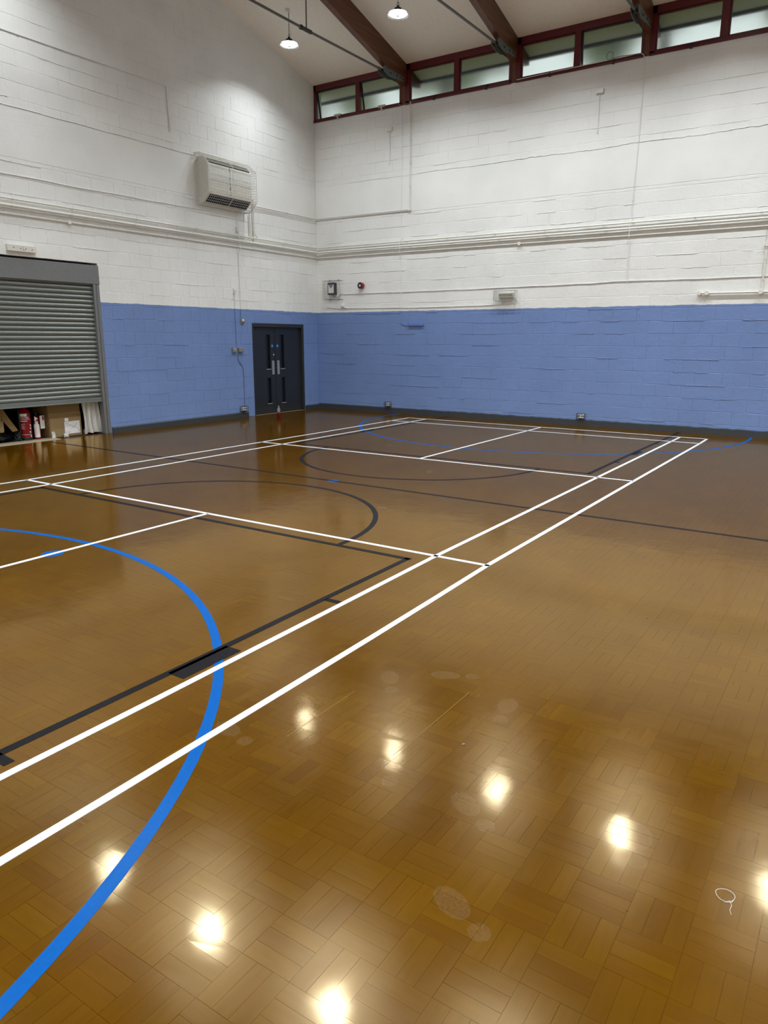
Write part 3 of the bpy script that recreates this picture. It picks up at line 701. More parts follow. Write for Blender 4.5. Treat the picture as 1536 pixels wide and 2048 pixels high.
for z, x in ((0.13, 0.06), (0.06, 0.075), (0.19, 0.07), (0.24, 0.075)): wrapped_rect(lb, x, x + 0.02, z, z + 0.03)
obj('label', lb, M_PAPER, e, smooth=False, fixn=False, label='white printed label panels')
tm = text_mesh('WATER', 0.045); tm.v = [wrap(p[0] * 1.0 - 0.012, p[1] + 0.366, 0.0948) for p in tm.v]
obj('lettering', tm, M_PAPER, e, smooth=False, fixn=False, label='white lettering reading WATER')
c_ = (XL - 0.30, 0.115, 0.0)
s_ = thing('spray_can', 'small white and red spray can beside the red extinguisher', 'can', c_)
obj('can', MB().lathe([(0.042, 0.0), (0.044, 0.006), (0.044, 0.04)], c_, 24), M_EXT, s_)
obj('sleeve', MB().lathe([(0.044, 0.04), (0.0445, 0.24), (0.035, 0.262)], c_, 24), M_WPL, s_, label='white sleeve')
obj('nozzle', MB().lathe([(0.028, 0.262), (0.028, 0.30), (0.012, 0.315)], c_, 16), M_WPL, s_)
tr = MB().prism([(0.0, 0.315), (0.06, 0.355), (0.0, 0.395)], lambda u, v, t: (XL - 0.27 + t, 0.07 + u, v), 0, 0.004)
obj('tag_card', tr, M_PAPER, s_, label='white triangular tag')
c_ = (XL - 0.42, 0.19, 0.0)
s_ = thing('red_canister', 'slim dark red canister behind the white spray can', 'canister', c_)
obj('body', MB().lathe([(0.06, 0.0), (0.062, 0.01), (0.062, 0.34), (0.04, 0.38), (0.02, 0.40)], c_, 24), M_EXT, s_)
obj('cap', MB().lathe([(0.022, 0.40), (0.022, 0.44), (0.01, 0.45)], c_, 12), M_DARK, s_)
c_ = (XL - 0.33, 0.25, 0.0)
s_ = thing('hanging_notice', 'white paper notice hanging on the side of the cardboard box', 'paper', (XL - 0.33, 0.25, 0.2))
obj('sheet', MB().box(XL - 0.335, XL - 0.332, 0.205, 0.285, 0.17, 0.39), M_PAPER, s_, smooth=False)
obj('print', MB().box(XL - 0.3319, XL - 0.3312, 0.25, 0.275, 0.31, 0.38), M_EXT, s_, smooth=False, label='red printed patch')
s_ = thing('cardboard_box', 'large brown cardboard box with a white sheet taped on, under the shutter', 'box', (XL - 0.5, 0.6, 0))
x1 = XL - 0.245
obj('carton', MB().box(x1 - 0.45, x1, 0.305, 0.915, 0.0, 0.56), M_CARD, s_, bevel=0.004)
obj('front_flap', MB().box(x1, x1 + 0.006, 0.325, 0.918, 0.004, 0.413), M_CARD2, s_, bevel=0.001, label='paler front flap')
obj('tape', MB().box(x1 + 0.006, x1 + 0.008, 0.33, 0.915, 0.33, 0.40), M_CARD, s_, smooth=False)
q = MB().add([(x1 + 0.010, 0.587, 0.255), (x1 + 0.010, 0.885, 0.262), (x1 + 0.012, 0.882, 0.045), (x1 + 0.012, 0.585, 0.045), (x1 + 0.008, 0.587, 0.255), (x1 + 0.008, 0.885, 0.262), (x1 + 0.008, 0.882, 0.045), (x1 + 0.008, 0.585, 0.045)], [(0, 1, 2, 3), (7, 6, 5, 4), (0, 4, 5, 1), (2, 6, 7, 3)])
sheet = obj('paper_sheet', q, M_PAPER, s_, smooth=False)
q = MB()
for (ya, za, yb, zb, w) in ((0.66, 0.21, 0.86, 0.11, 0.004), (0.70, 0.19, 0.88, 0.10, 0.003), (0.82, 0.235, 0.74, 0.13, 0.003), (0.84, 0.22, 0.79, 0.15, 0.002), (0.61, 0.075, 0.69, 0.08, 0.003), (0.61, 0.225, 0.66, 0.226, 0.003), (0.84, 0.09, 0.87, 0.075, 0.006), (0.68, 0.11, 0.75, 0.16, 0.002)):
    d = Vector((yb - ya, zb - za)).normalized(); n_ = Vector((-d.y, d.x)) * w / 2
    q.add([(x1 + 0.0135, ya + n_.x, za + n_.y), (x1 + 0.0135, yb + n_.x, zb + n_.y), (x1 + 0.0135, yb - n_.x, zb - n_.y), (x1 + 0.0135, ya - n_.x, za - n_.y)], [(0, 1, 2, 3)])
obj('scribble', q, M_INK, sheet, smooth=False, fixn=False, label='dark pen scribble')
obj('sticker', MB().box(x1 + 0.006, x1 + 0.0095, 0.60, 0.67, 0.262, 0.32), M_PAPER, s_, smooth=False)
for k, (y, z, w_, h_) in enumerate(((0.32, 0.0, 0.07, 0.115), (0.54, 0.0, 0.09, 0.06), (0.93, 0.0, 0.03, 0.10))):
    t = thing('plastic_clip', ['crumpled white plastic packet at the left foot of the cardboard box', 'small torn white packet below the taped sheet', 'narrow pale stick leaning right of the cardboard box'][k], 'packet', (XL - 0.2, y, 0))
    rr = random.Random(k); mb = MB()
    n = 6; vs = []
    for i in range(n + 1):
        for j in range(n + 1):
            vs.append((XL - 0.205 + rr.uniform(-0.012, 0.012), y + w_ * i / n + rr.uniform(-0.006, 0.006), h_ * (j / n) * rr.uniform(0.9, 1.05)))
    fs = [(i * (n + 1) + j, (i + 1) * (n + 1) + j, (i + 1) * (n + 1) + j + 1, i * (n + 1) + j + 1) for i in range(n) for j in range(n)]
    mb.add(vs, fs); k_ = len(vs); mb.add([(p[0] - 0.012, p[1], p[2]) for p in vs], [f[::-1] for f in fs])
    obj('wrapper', mb, M_WPL if k < 2 else M_CARD2, t, smooth=False, fixn=False)
# white cloth hanging in folds
mb = MB(); n = 60; m_ = 10; vs = []
for j in range(m_ + 1):
    z = 0.012 + (0.72 - 0.012) * j / m_
    for i in range(n + 1):
        u = i / n; y = 0.932 + u * (0.36 + 0.10 * (1 - j / m_))
        f = math.sin(u * 27 + 0.6 * math.sin(j * 0.5)) * 0.045 + math.sin(u * 61 + j * 0.15) * 0.010
        vs.append((XL - 0.20 + f + 0.02 * (1 - j / m_), y, z + (0.02 * abs(math.sin(u * 9)) if j == 0 else 0)))
fs = [(j * (n + 1) + i, j * (n + 1) + i + 1, (j + 1) * (n + 1) + i + 1, (j + 1) * (n + 1) + i) for j in range(m_) for i in range(n)]
mb.add(vs, fs); mb.add([(p[0] - 0.006, p[1], p[2]) for p in vs], [f[::-1] for f in fs])
cl = thing('hanging_sheet', 'white cloth hanging in folds beside the shutter guide', 'curtain', (XL - 0.2, 1.15, 0))
obj('cloth', mb, M_SHEET, cl, fixn=False)
# black sack with torn cardboard carton
sk_ = thing('bin_bag', 'black plastic sack lying under the left end of the shutter', 'bag', (XL - 0.55, -0.6, 0))
bm = bmesh.new(); bmesh.ops.create_icosphere(bm, subdivisions=4, radius=1.0); rr = random.Random(4)
mb = MB(); bm.verts.index_update()
for v in bm.verts:
    p = v.co.copy(); k = 1 + 0.05 * math.sin(p.x * 11 + p.y * 7) + 0.04 * math.sin(p.y * 17 + p.z * 9) + rr.uniform(-0.012, 0.012)
    mb.v.append((XL - 0.56 + p.x * k * 0.27, -0.60 + p.y * k * 0.42, max(0.004, 0.075 + p.z * k * 0.095)))
mb.f = [tuple(v.index for v in f.verts) for f in bm.faces]; bm.free()
obj('sack', mb, M_SACK, sk_, fixn=False)
obj('knot', MB().tube([(XL - 0.45, -0.62, 0.155), (XL - 0.40, -0.60, 0.19), (XL - 0.42, -0.55, 0.21)], [0.03, 0.02, 0.035], 8), M_SACK, sk_)
cb = thing('open_carton', 'torn open cardboard carton with drooping flaps on the black sack', 'box', (XL - 0.55, -0.7, 0.16))
obj('carton', MB().box(XL - 0.78, XL - 0.36, -1.05, -0.42, 0.165, 0.62), M_CARD2, cb, bevel=0.003)
obj('flap', MB().add([(XL - 0.345, -0.78, 0.36), (XL - 0.345, -0.42, 0.36), (XL - 0.26, -0.47, 0.195), (XL - 0.26, -0.80, 0.195), (XL - 0.353, -0.78, 0.36), (XL - 0.353, -0.42, 0.36), (XL - 0.268, -0.47, 0.195), (XL - 0.268, -0.80, 0.195)], [(0, 1, 2, 3), (7, 6, 5, 4), (0, 4, 5, 1), (1, 5, 6, 2), (2, 6, 7, 3), (3, 7, 4, 0)]), M_CARD2, cb)
obj('flap', MB().add([(XL - 0.345, -0.44, 0.60), (XL - 0.30, -0.36, 0.42), (XL - 0.26, -0.235, 0.19), (XL - 0.26, -0.33, 0.175), (XL - 0.33, -0.44, 0.37), (XL - 0.355, -0.44, 0.60), (XL - 0.31, -0.36, 0.42), (XL - 0.27, -0.235, 0.19), (XL - 0.27, -0.33, 0.175), (XL - 0.34, -0.44, 0.37)], [(0, 1, 2, 3, 4), (9, 8, 7, 6, 5), (0, 5, 6, 1), (1, 6, 7, 2), (2, 7, 8, 3), (3, 8, 9, 4), (4, 9, 5, 0)]), M_CARD, cb, smooth=False)
# dark tinsel garland by the sack
gl = thing('garland', 'dark green leafy garland beside the black sack', 'garland', (XL - 0.3, -0.22, 0))
mb = MB(); rr = random.Random(8)
for _ in range(90):
    c0 = Vector((XL - 0.3 + rr.uniform(-0.05, 0.05), -0.225 + rr.uniform(-0.055, 0.06), rr.uniform(0.01, 0.17))); d = Vector((rr.uniform(-1, 1), rr.uniform(-1, 1), rr.uniform(-0.3, 1))).normalized() * 0.035; s2 = d.cross(Vector((rr.uniform(-1, 1), rr.uniform(-1, 1), 1))).normalized() * 0.008
    c0.z = max(c0.z, 0.02); mb.add([c0, c0 + d * 0.5 + s2, c0 + d, c0 + d * 0.5 - s2], [(0, 1, 2, 3)])
obj('leaves', mb, mat('dark_leaf', (0.04, 0.07, 0.045), 0.4), gl, smooth=False, fixn=False, kind='stuff')
obj('stem', MB().tube([(XL - 0.3, -0.27, 0.01), (XL - 0.3, -0.22, 0.08), (XL - 0.29, -0.2, 0.15)], 0.006, 6), M_DARK, gl)

# ------------------------------------------------------------------ double door (door_1)
d1 = thing('door_1', 'dark grey double doors with narrow glazed slots in the blue wall', 'door', (XL, 5.95, 0), None, 'structure')
fr = MB(); DX = -0.075
boxL(fr, DY0, 5.142, 0, DZ, -0.15, -0.012); boxL(fr, 6.775, DY1, 0, DZ, -0.15, -0.012); boxL(fr, 5.142, 6.775, 1.918, DZ, -0.15, -0.012)
obj('door_frame', fr, M_DFR, d1, bevel=0.004)
for (a, b_, s_) in ((5.146, 5.878, 1), (5.892, 6.771, -1)):
    slots = [(5.60, 5.725, 1.003, 1.757), (5.603, 5.728, 0.232, 0.805)] if s_ == 1 else [(6.07, 6.195, 1.003, 1.757), (6.082, 6.21, 0.222, 0.80)]
    lf = MB(); ya, yb = slots[0][0], slots[0][1]
    boxL(lf, a, ya, 0.008, 1.912, DX - 0.045, DX); boxL(lf, yb, b_, 0.008, 1.912, DX - 0.045, DX)
    for z0, z1 in ((0.008, slots[1][2]), (slots[1][3], slots[0][2]), (slots[0][3], 1.912)): boxL(lf, ya, yb, z0, z1, DX - 0.045, DX)
    leaf = obj('door_leaf', lf, M_DOOR, d1, smooth=False)
    for (y0, y1, z0, z1) in slots:
        obj('pane', boxL(MB(), y0 - 0.002, y1 + 0.002, z0, z1, DX - 0.035, DX - 0.028), M_BLK, leaf, smooth=False)
        bd = MB(); boxL(bd, y0 - 0.012, y0 + 0.004, z0 - 0.012, z1 + 0.012, DX, DX + 0.006); boxL(bd, y1 - 0.004, y1 + 0.012, z0 - 0.012, z1 + 0.012, DX, DX + 0.006); boxL(bd, y0 - 0.012, y1 + 0.012, z1 - 0.002, z1 + 0.012, DX, DX + 0.006)
        obj('glazing_bead', bd, M_DOOR, leaf, smooth=False)
        obj('slot_sill', boxL(MB(), y0 - 0.015, y1 + 0.015, z0 - 0.018, z0 + 0.002, DX - 0.02, DX + 0.010), M_GREY, leaf, bevel=0.002, label='pale lower bead')
    yh = 5.81 if s_ == 1 else 5.985
    hb = boxL(MB(), yh - 0.037, yh + 0.037, 0.875, 1.185, DX, DX + 0.004); pl = obj('push_plate', hb, M_ALU, leaf, bevel=0.001, label='satin metal plate')
    obj('screw', MB().lathe([(0.008, 0), (0.008, 0.0015)], (XL + DX + 0.004, yh, 1.155), 8, 'x'), M_DARK, leaf)
    obj('door_sign', MB().lathe([(0.036, 0), (0.036, 0.0015)], (XL + DX + 0.0005, 5.794 if s_ == 1 else 5.97, 1.51), 24, 'x'), M_SIGN, leaf, smooth=False, label='round blue sign')
    obj('sign_print', boxL(MB(), (5.794 if s_ == 1 else 5.97) - 0.02, (5.794 if s_ == 1 else 5.97) + 0.02, 1.507, 1.513, DX + 0.002, DX + 0.003), M_WPL, leaf, smooth=False)
    obj('kick_plate', boxL(MB(), a + 0.01, b_ - 0.01, 0.012, 0.165, DX, DX + 0.002), M_DFR, leaf, smooth=False, label='slightly browner kick plate')
    if s_ == 1: obj('lock_cylinder', MB().lathe([(0.022, 0), (0.022, 0.008), (0.012, 0.010), (0.011, 0.018), (0.001, 0.018)], (XL + DX, 5.833, 1.312), 20, 'x'), M_ALU, leaf)
obj('meeting_stile', boxL(MB(), 5.872, 5.90, 0.01, 1.912, DX - 0.04, DX - 0.008), M_DARK, d1, smooth=False)
obj('threshold', boxL(MB(), DY0, DY1, -0.001, 0.003, -0.15, 0.001), mat('worn_threshold', (0.20, 0.17, 0.12), 0.5), d1, smooth=False)
bk = MB(); boxL(bk, DY0, DY1, 0, DZ, -TH, -0.16)
obj('backing', bk, M_STORE, d1, smooth=False, label='dark space behind the slots')

# bottle on the floor
bc = (-8.195, 4.83, 0.0)
bt = thing('drinks_bottle', 'small red drinks bottle with a clear top on the floor before the doors', 'bottle', bc)
obj('body', MB().lathe([(0.034, 0.0), (0.038, 0.006), (0.038, 0.13), (0.034, 0.15)], bc, 24), M_BOT, bt)
obj('collar', MB().lathe([(0.034, 0.15), (0.035, 0.16), (0.035, 0.215), (0.028, 0.225)], bc, 24), M_BOTC, bt, label='clear grey upper section')
obj('spout', MB().lathe([(0.028, 0.225), (0.026, 0.24), (0.012, 0.25), (0.012, 0.28), (0.015, 0.282), (0.013, 0.295)], bc, 16).tube([(bc[0], bc[1] + 0.02, 0.24), (bc[0], bc[1] + 0.03, 0.27), (bc[0], bc[1] + 0.01, 0.285)], 0.006, 6), M_BOTC, bt)

# ------------------------------------------------------------------ pipes along both walls
def pipe_thing(name, label, cat, pts, r, m, clips=(), n=10, caps=(), group=None):
    t = thing(name, label, cat, pts[0], group)
    # round the corners
    P = [Vector(p) for p in pts]; out = [P[0]]
    for i in range(1, len(P) - 1):
        a = (P[i - 1] - P[i]); b_ = (P[i + 1] - P[i]); rad = min(3.0 * r, a.length / 3, b_.length / 3)
        p0 = P[i] + a.normalized() * rad; p2 = P[i] + b_.normalized() * rad
        for k in range(6): tt = k / 5; out.append(p0 * (1 - tt) ** 2 + P[i] * 2 * tt * (1 - tt) + p2 * tt ** 2)
    out.append(P[-1])
    obj('tube', MB().tube(out, r, n), m, t)
    for c in clips:
        p = Vector(c[:3]); side = c[3]; vert = len(c) > 4
        k = MB(); rr_ = r + 0.004
        ring = []
        for q in range(12):
            a = 2 * PI * q / 12
            if vert: ring.append((p.x + rr_ * math.cos(a), p.y + rr_ * math.sin(a), p.z))
            elif side == 'L': ring.append((p.x + rr_ * math.cos(a), p.y, p.z + rr_ * math.sin(a)))
            else: ring.append((p.x, p.y + rr_ * math.cos(a), p.z + rr_ * math.sin(a)))
        k.tube(ring, 0.004 if r > 0.012 else 0.0025, 5, closed=True)
        w = 0.006
        if side == 'L': k.box(XL - 0.002, p.x - r, p.y - w, p.y + w, p.z - w, p.z + w)
        else: k.box(p.x - w, p.x + w, p.y + r, YR + 0.002, p.z - w, p.z + w)
        obj('clip', k, m, t)
    for c in caps:
        ax = 'x' if c[3] == 'L' else 'y'; 
        o_ = XL + 0.004 if c[3] == 'L' else YR - 0.004
        cc = (o_, c[1], c[2]) if c[3] == 'L' else (c[0], o_, c[2])
        obj('junction_box', MB().lathe([(c[4] * 0.96, 0), (c[4], 0.004), (c[4], c[5] - 0.006), (c[4] * 0.9, c[5])], cc, 20, ax), m, t)
    return t
yS = -4.2; xE = 5.4
def corner_run(z, off, r, name, label, cly, clx, caps=(), zl=None):
    zl = zl or z
    cl = [(XL + off, y, zl, 'L') for y in cly] + [(x, YR - off, z, 'R') for x in clx]
    return pipe_thing(name, label, 'pipe', [L(yS, zl, off), (XL + off, YR - off, z), R(xE, z, off)], r, M_PIPE, cl, caps=caps)
corner_run(3.738, 0.045, 0.016, 'heating_pipe', 'uppermost cream pipe of the run around both walls', (-0.09, 0.94, 2.2, 3.6, 6.2, 7.0), (-8.75, -7.7, -6.6, -5.6, -4.5, -3.45, -2.3, -1.75, -0.7, 0.34, 1.5))
corner_run(3.636, 0.055, 0.0225, 'heating_pipe', 'thickest middle cream pipe of the run around both walls', (-0.12, 0.9, 2.15, 3.5, 6.1, 6.95), (-8.7, -7.6, -6.5, -5.5, -4.4, -3.4, -2.25, -1.65, -0.62, 0.42, 1.6))
pipe_thing('conduit', 'thin cream conduit just under the middle pipe on the long wall', 'conduit', [R(-8.9, 3.588, 0.018), R(-4.0, 3.59, 0.018), R(xE, 3.580, 0.018)], 0.009, M_PIPE, [])
corner_run(3.517, 0.022, 0.0115, 'conduit', 'lowest cream conduit of the run around both walls', (0.1, 2.3, 5.6), (-6.9, -2.9, 0.25), caps=((0, 0.856, 3.517, 'L', 0.035, 0.05), (-3.96, 0, 3.517, 'R', 0.035, 0.05)))
pipe_thing('conduit', 'cream conduit from the heater into the corner then up beside the first beam', 'conduit', [L(5.25, 4.385, 0.03), (XL + 0.03, YR - 0.03, 4.385), R(-6.525, 4.378, 0.03), R(-6.53, ZSILL + 0.03, 0.03)], 0.0125, M_PIPE,
           [(XL + 0.03, 6.3, 4.385, 'L'), (-6.526, YR - 0.03, 4.85, 'R', 1), (-6.526, YR - 0.03, 5.3, 'R', 1), (-6.528, YR - 0.03, 5.75, 'R', 1), (-6.53, YR - 0.03, 6.1, 'R', 1)], caps=((0, 5.27, 4.385, 'L', 0.032, 0.05), (-6.525, 0, 4.37, 'R', 0.026, 0.05)))
for y, z1 in ((5.10, 3.74), (5.212, 3.64)):
    pipe_thing('heating_pipe', 'left of two short vertical cream pipes under the heater' if y < 5.2 else 'right of two short vertical cream pipes under the heater', 'pipe', [L(y, 4.26 if y < 5.2 else 4.5, 0.05), L(y, z1, 0.05)], 0.0155, M_PIPE)
hook_ = MB().tube([L(5.22, 3.86, 0.03), L(5.30, 3.76, 0.05), L(5.30, 3.66, 0.05), L(5.22, 3.62, 0.05)], 0.012, 8)
t = thing('pipe_bracket', 'cream bracket looping over the pipes beside the heater drop', 'bracket', L(5.25, 3.74, 0.05)); obj('strap', hook_, M_PIPE, t); obj('fixing', boxL(MB(), 5.20, 5.235, 3.84, 3.88, 0, 0.04), M_PIPE, t)

def cable(label, pts, r=0.006, name='cable', m=M_CABLE, wob=0.0, clips=True, seed=1):
    rr = random.Random(seed); t = thing(name, label, 'cable', pts[0]); out = []
    for i in range(len(pts) - 1):
        a, b_ = Vector(pts[i]), Vector(pts[i + 1]); n = max(1, int((b_ - a).length / 0.25))
        for k in range(n):
            p = a.lerp(b_, k / n)
            if k: p.z += rr.uniform(-wob, wob) if abs((b_ - a).z) < (b_ - a).length * 0.5 else 0
            out.append(p)
    out.append(Vector(pts[-1]))
    obj('sheath', MB().tube(out, r, 6), m, t)
    if clips:
        for k in range(2, len(out) - 1, 3):
            p = out[k]; s_ = r * 1.5
            obj('cable_clip', MB().box(p.x - s_, p.x + s_, p.y - s_, p.y + s_, p.z - s_ * 0.6, p.z + s_ * 0.6), m, t, smooth=False)
    return t
cable('long cable high on the gable wall turning down at its right end', [L(-4, 6.075, .010), L(0.03, 6.089, .010), L(3.09, 6.112, .010), L(3.123, 5.362, .010)], 0.0085)
cable('slack cable running along the gable wall to the heater', [L(-4, 4.085, .008), L(-.2, 4.091, .008), L(1.12, 4.085, .008), L(1.85, 4.10, .008), L(3.66, 4.112, .008), L(4.70, 4.106, .008)], 0.0075, wob=0.008, seed=2)
cable('vertical cable from the heater down to the small grey switch', [L(4.745, 4.20, .012), L(4.745, 3.5, .085), L(4.75, 3.40, .012), L(4.757, 2.10, .012)], 0.0065)
cable('short cable from the white sensor down to the twin grey boxes', [L(4.588, 2.59, .012), L(4.585, 2.05, .012), L(4.595, 1.47, .012)], 0.0075)
cable('cable from the twin boxes bending down to the caged socket', [L(4.617, 1.40, .014), L(4.618, 1.235, .014), L(4.68, 1.16, .014), L(4.762, 1.06, .014), L(4.777, .63, .014), L(4.772, .24, .014)], 0.0095)
cable('upper cable along the long wall from the exit light', [R(-8.34, 2.685, .01), R(-7.25, 2.69, .01), R(-6, 2.684, .01), R(-4.76, 2.692, .01), R(-3.66, 2.703, .01), R(-2.5, 2.706, .01), R(-2.04, 2.726, .01), R(-1.1, 2.717, .01), R(.41, 2.716, .01), R(5.2, 2.73, .01)], 0.0075, wob=0.005, seed=4)
cable('lower cable along the long wall to the caged bulkhead lamp', [R(-8.83, 2.40, .01), R(-8.5, 2.365, .01), R(-7.25, 2.354, .01), R(-5.98, 2.345, .01), R(-4.75, 2.354, .01), R(-4.3, 2.37, .01), R(-4.22, 2.45, .03)], 0.0065, wob=0.003, seed=5)
cable('thin vertical cable beside the first beam down to the blue trunking', [R(-6.80, 6.455, .03), R(-6.735, 6.42, .012), R(-6.735, 6.15, .012), R(-6.741, 4.9, .012), R(-6.742, 3.80, .012), R(-6.742, 3.74, .075), R(-6.742, 3.50, .075), R(-6.742, 3.44, .012), R(-6.742, 2.09, .012), R(-6.72, 2.01, .012), R(-6.64, 1.978, .012), R(-6.54, 1.976, .012)], 0.0055)
cable('vertical cable from the third beam down the long wall', [R(-1.773, 6.40, .012), R(-1.776, 5.1, .012), R(-1.80, 4.12, .012), R(-1.803, 3.80, .012), R(-1.803, 3.74, .075), R(-1.803, 3.50, .075), R(-1.803, 3.44, .012), R(-1.793, 2.70, .012)], 0.0065)
cable('cable lying along the window sills, curling over at the third beam', [R(-4.16, 6.475, .04), R(-3.3, 6.485, .04), R(-2.6, 6.49, .04), R(-1.95, 6.50, .04), R(-1.85, 6.50, .04), R(-1.80, 6.47, .035), R(-1.775, 6.40, .02)], 0.007, m=M_WIRE, clips=False)
lp = thing('cable_loop', 'small dark loop of cable standing on the window sill', 'cable', R(-2.385, 6.53, .045))
obj('loop', MB().tube([R(-2.385 + 0.062 * math.cos(a), 6.555 + 0.062 * math.sin(a), .045) for a in [2 * PI * k / 20 for k in range(20)]], 0.004, 6, closed=True), M_DWIRE, lp)
obj('tail', MB().tube([R(-2.35, 6.50, .045), R(-2.2, 6.515, .045), R(-2.0, 6.50, .045), R(-1.9, 6.49, .045)], 0.005, 6), M_STEEL, lp)

def small_box(name, label, cat, side, u0, u1, z0, z1, d, m, bev=0.004, extra=None, group=None):
    f = L if side == 'L' else R
    t = thing(name, label, cat, f((u0 + u1) / 2, (z0 + z1) / 2, 0.0), group)
    mb = MB(); (boxL if side == 'L' else boxR)(mb, u0, u1, z0, z1, -0.003, d); obj('body', mb, m, t, bevel=bev)
    return t
for x, lab in ((-7.05, 'white junction box high on the wall nearest the corner'), (-2.53, 'white junction box high on the wall under the third window')):
    t = small_box('junction_box', lab, 'box', 'R', x - 0.05, x + 0.065, 5.985, 6.06, 0.045, M_WPL)
    obj('flange', boxR(MB(), x - 0.075, x + 0.05, 5.98, 5.99, 0, 0.03), M_WPL, t)
    cable('short cable hanging from the ' + lab, [R(x - 0.01, 5.99, .012), R(x, 5.65, .012), R(x - 0.003, 5.335, .012)], 0.0085)
t = small_box('surface_trunking', 'short blue painted trunking on the blue wall', 'trunking', 'R', -6.535, -6.14, 1.953, 1.998, 0.035, M_TRUNK)
obj('end_cap', boxR(MB(), -6.545, -6.525, 1.948, 2.003, 0, 0.04), M_TRUNK, t)
t = small_box('emergency_light_batten', 'flat white batten box above the roller shutter', 'light', 'L', -0.255, 0.215, 2.975, 3.073, 0.055, M_CRM)
for y, z in ((-0.16, 3.03), (-0.045, 3.025), (0.04, 3.022), (0.145, 3.02)): obj('screw_hole', MB().lathe([(0.009, 0), (0.009, 0.002)], (XL + 0.0545, y, z), 10, 'x'), M_STEEL, t)
obj('print_mark', boxL(MB(), -0.03, 0.03, 2.998, 3.002, 0.0545, 0.056).box(XL + .0545, XL + .056, -0.004, 0.0, 3.0, 3.05), M_STEEL, t, smooth=False)
t = small_box('sensor', 'small white sensor on the white wall left of the double doors', 'sensor', 'L', 4.56, 4.615, 2.585, 2.69, 0.045, M_WPL)
obj('lens', MB().lathe([(0.018, 0), (0.014, 0.012), (0.001, 0.016)], (XL + 0.045, 4.588, 2.655), 14, 'x'), M_WPL, t)
t = small_box('switch', 'small white switch box on the vertical cable below the heater', 'switch', 'L', 4.715, 4.775, 3.81, 3.90, 0.045, M_WPL); obj('rocker', boxL(MB(), 4.735, 4.755, 3.84, 3.87, 0.045, 0.052), M_WPL, t)
t = small_box('dome_switch', 'small grey round-fronted switch above and left of the doors', 'switch', 'L', 4.735, 4.84, 1.985, 2.085, 0.035, M_GREY)
obj('knob', MB().lathe([(0.035, 0), (0.033, 0.015), (0.015, 0.028), (0.001, 0.03)], (XL + 0.035, 4.787, 2.035), 18, 'x'), M_ALU, t)
t = small_box('key_switch', 'left grey metal box of the pair beside the doors', 'switch', 'L', 4.445, 4.565, 1.385, 1.485, 0.05, M_GREY)
obj('key_barrel', MB().lathe([(0.028, 0), (0.026, 0.012), (0.001, 0.013)], (XL + 0.05, 4.50, 1.44), 16, 'x'), M_ALU, t)
t = small_box('isolator_box', 'right grey metal box of the pair beside the doors', 'box', 'L', 4.615, 4.765, 1.39, 1.478, 0.055, M_GREY)
obj('cover', boxL(MB(), 4.622, 4.758, 1.396, 1.472, 0.055, 0.060), M_GREY, t, bevel=0.002)

def caged_socket(side, u, z, w, label):
    f = L if side == 'L' else R; bx = boxL if side == 'L' else boxR
    t = thing('socket', label, 'socket', f(u, z, 0), 'caged double sockets')
    obj('back_box', bx(MB(), u - w / 2 + 0.01, u + w / 2 - 0.01, z - 0.04, z + 0.04, -0.003, 0.035), M_GREY, t, bevel=0.003)
    fc = obj('face_plate', bx(MB(), u - w / 2 + 0.014, u + w / 2 - 0.014, z - 0.036, z + 0.036, 0.035, 0.041), M_CRM, t, bevel=0.002)
    for s_ in (-1, 1): obj('outlet', bx(MB(), u + s_ * 0.037 - 0.014, u + s_ * 0.037 + 0.014, z - 0.006, z + 0.018, 0.041, 0.0425), M_DARK, fc, smooth=False)
    cg = MB(); a, b_, c, d = u - w / 2 - 0.008, u + w / 2 + 0.008, z - 0.055, z + 0.052; dp = 0.085
    for uu in (a, u - w / 6, u + w / 6, b_): cg.tube([f(uu, d, 0), f(uu, d, dp), f(uu, c, dp), f(uu, c, 0)], 0.005, 5)
    for zz in (c, z, d): cg.tube([f(a, zz, 0), f(a, zz, dp), f(b_, zz, dp), f(b_, zz, 0)], 0.005, 5)
    obj('guard_cage', cg, M_DWIRE, t)
    lg = MB()
    for s_ in (-0.02, 0.03): lg.cyl(f(u + s_, z - 0.04, 0.036), f(u + s_, max(0.1, z - 0.12), 0.036), 0.009, 8)
    obj('conduit_drop', lg, M_DWIRE, t)
caged_socket('R', -7.055, 0.198, 0.14, 'caged double socket low on the long blue wall near the corner')
caged_socket('R', -2.487, 0.190, 0.14, 'caged double socket low on the long blue wall under the far court end')
caged_socket('L', 4.70, 0.185, 0.165, 'caged double socket at the skirting end left of the double doors')

# bottom right pipe with caps
t = pipe_thing('gas_pipe', 'cream pipe with round caps low on the white wall at the right edge', 'pipe', [R(-0.52, 2.468, .035), R(0.47, 2.462, .035), R(5.2, 2.458, .035)], 0.0165, M_PIPE, [], caps=((-.506, 0, 2.468, 'R', 0.036, 0.06), (-.388, 0, 2.470, 'R', 0.042, 0.06), (0.467, 0, 2.462, 'R', 0.042, 0.065)))
pipe_thing('gas_pipe', 'vertical cream pipe dropping to the capped pipe at the right edge', 'pipe', [R(.476, 3.51, .03), R(.476, 2.47, .03)], 0.014, M_PIPE, [(.476, YR - .03, 2.66, 'R', 1), (.476, YR - .03, 2.99, 'R', 1), (.476, YR - .03, 3.16, 'R', 1)], caps=((.476, 0, 3.22, 'R', 0.036, 0.05),))

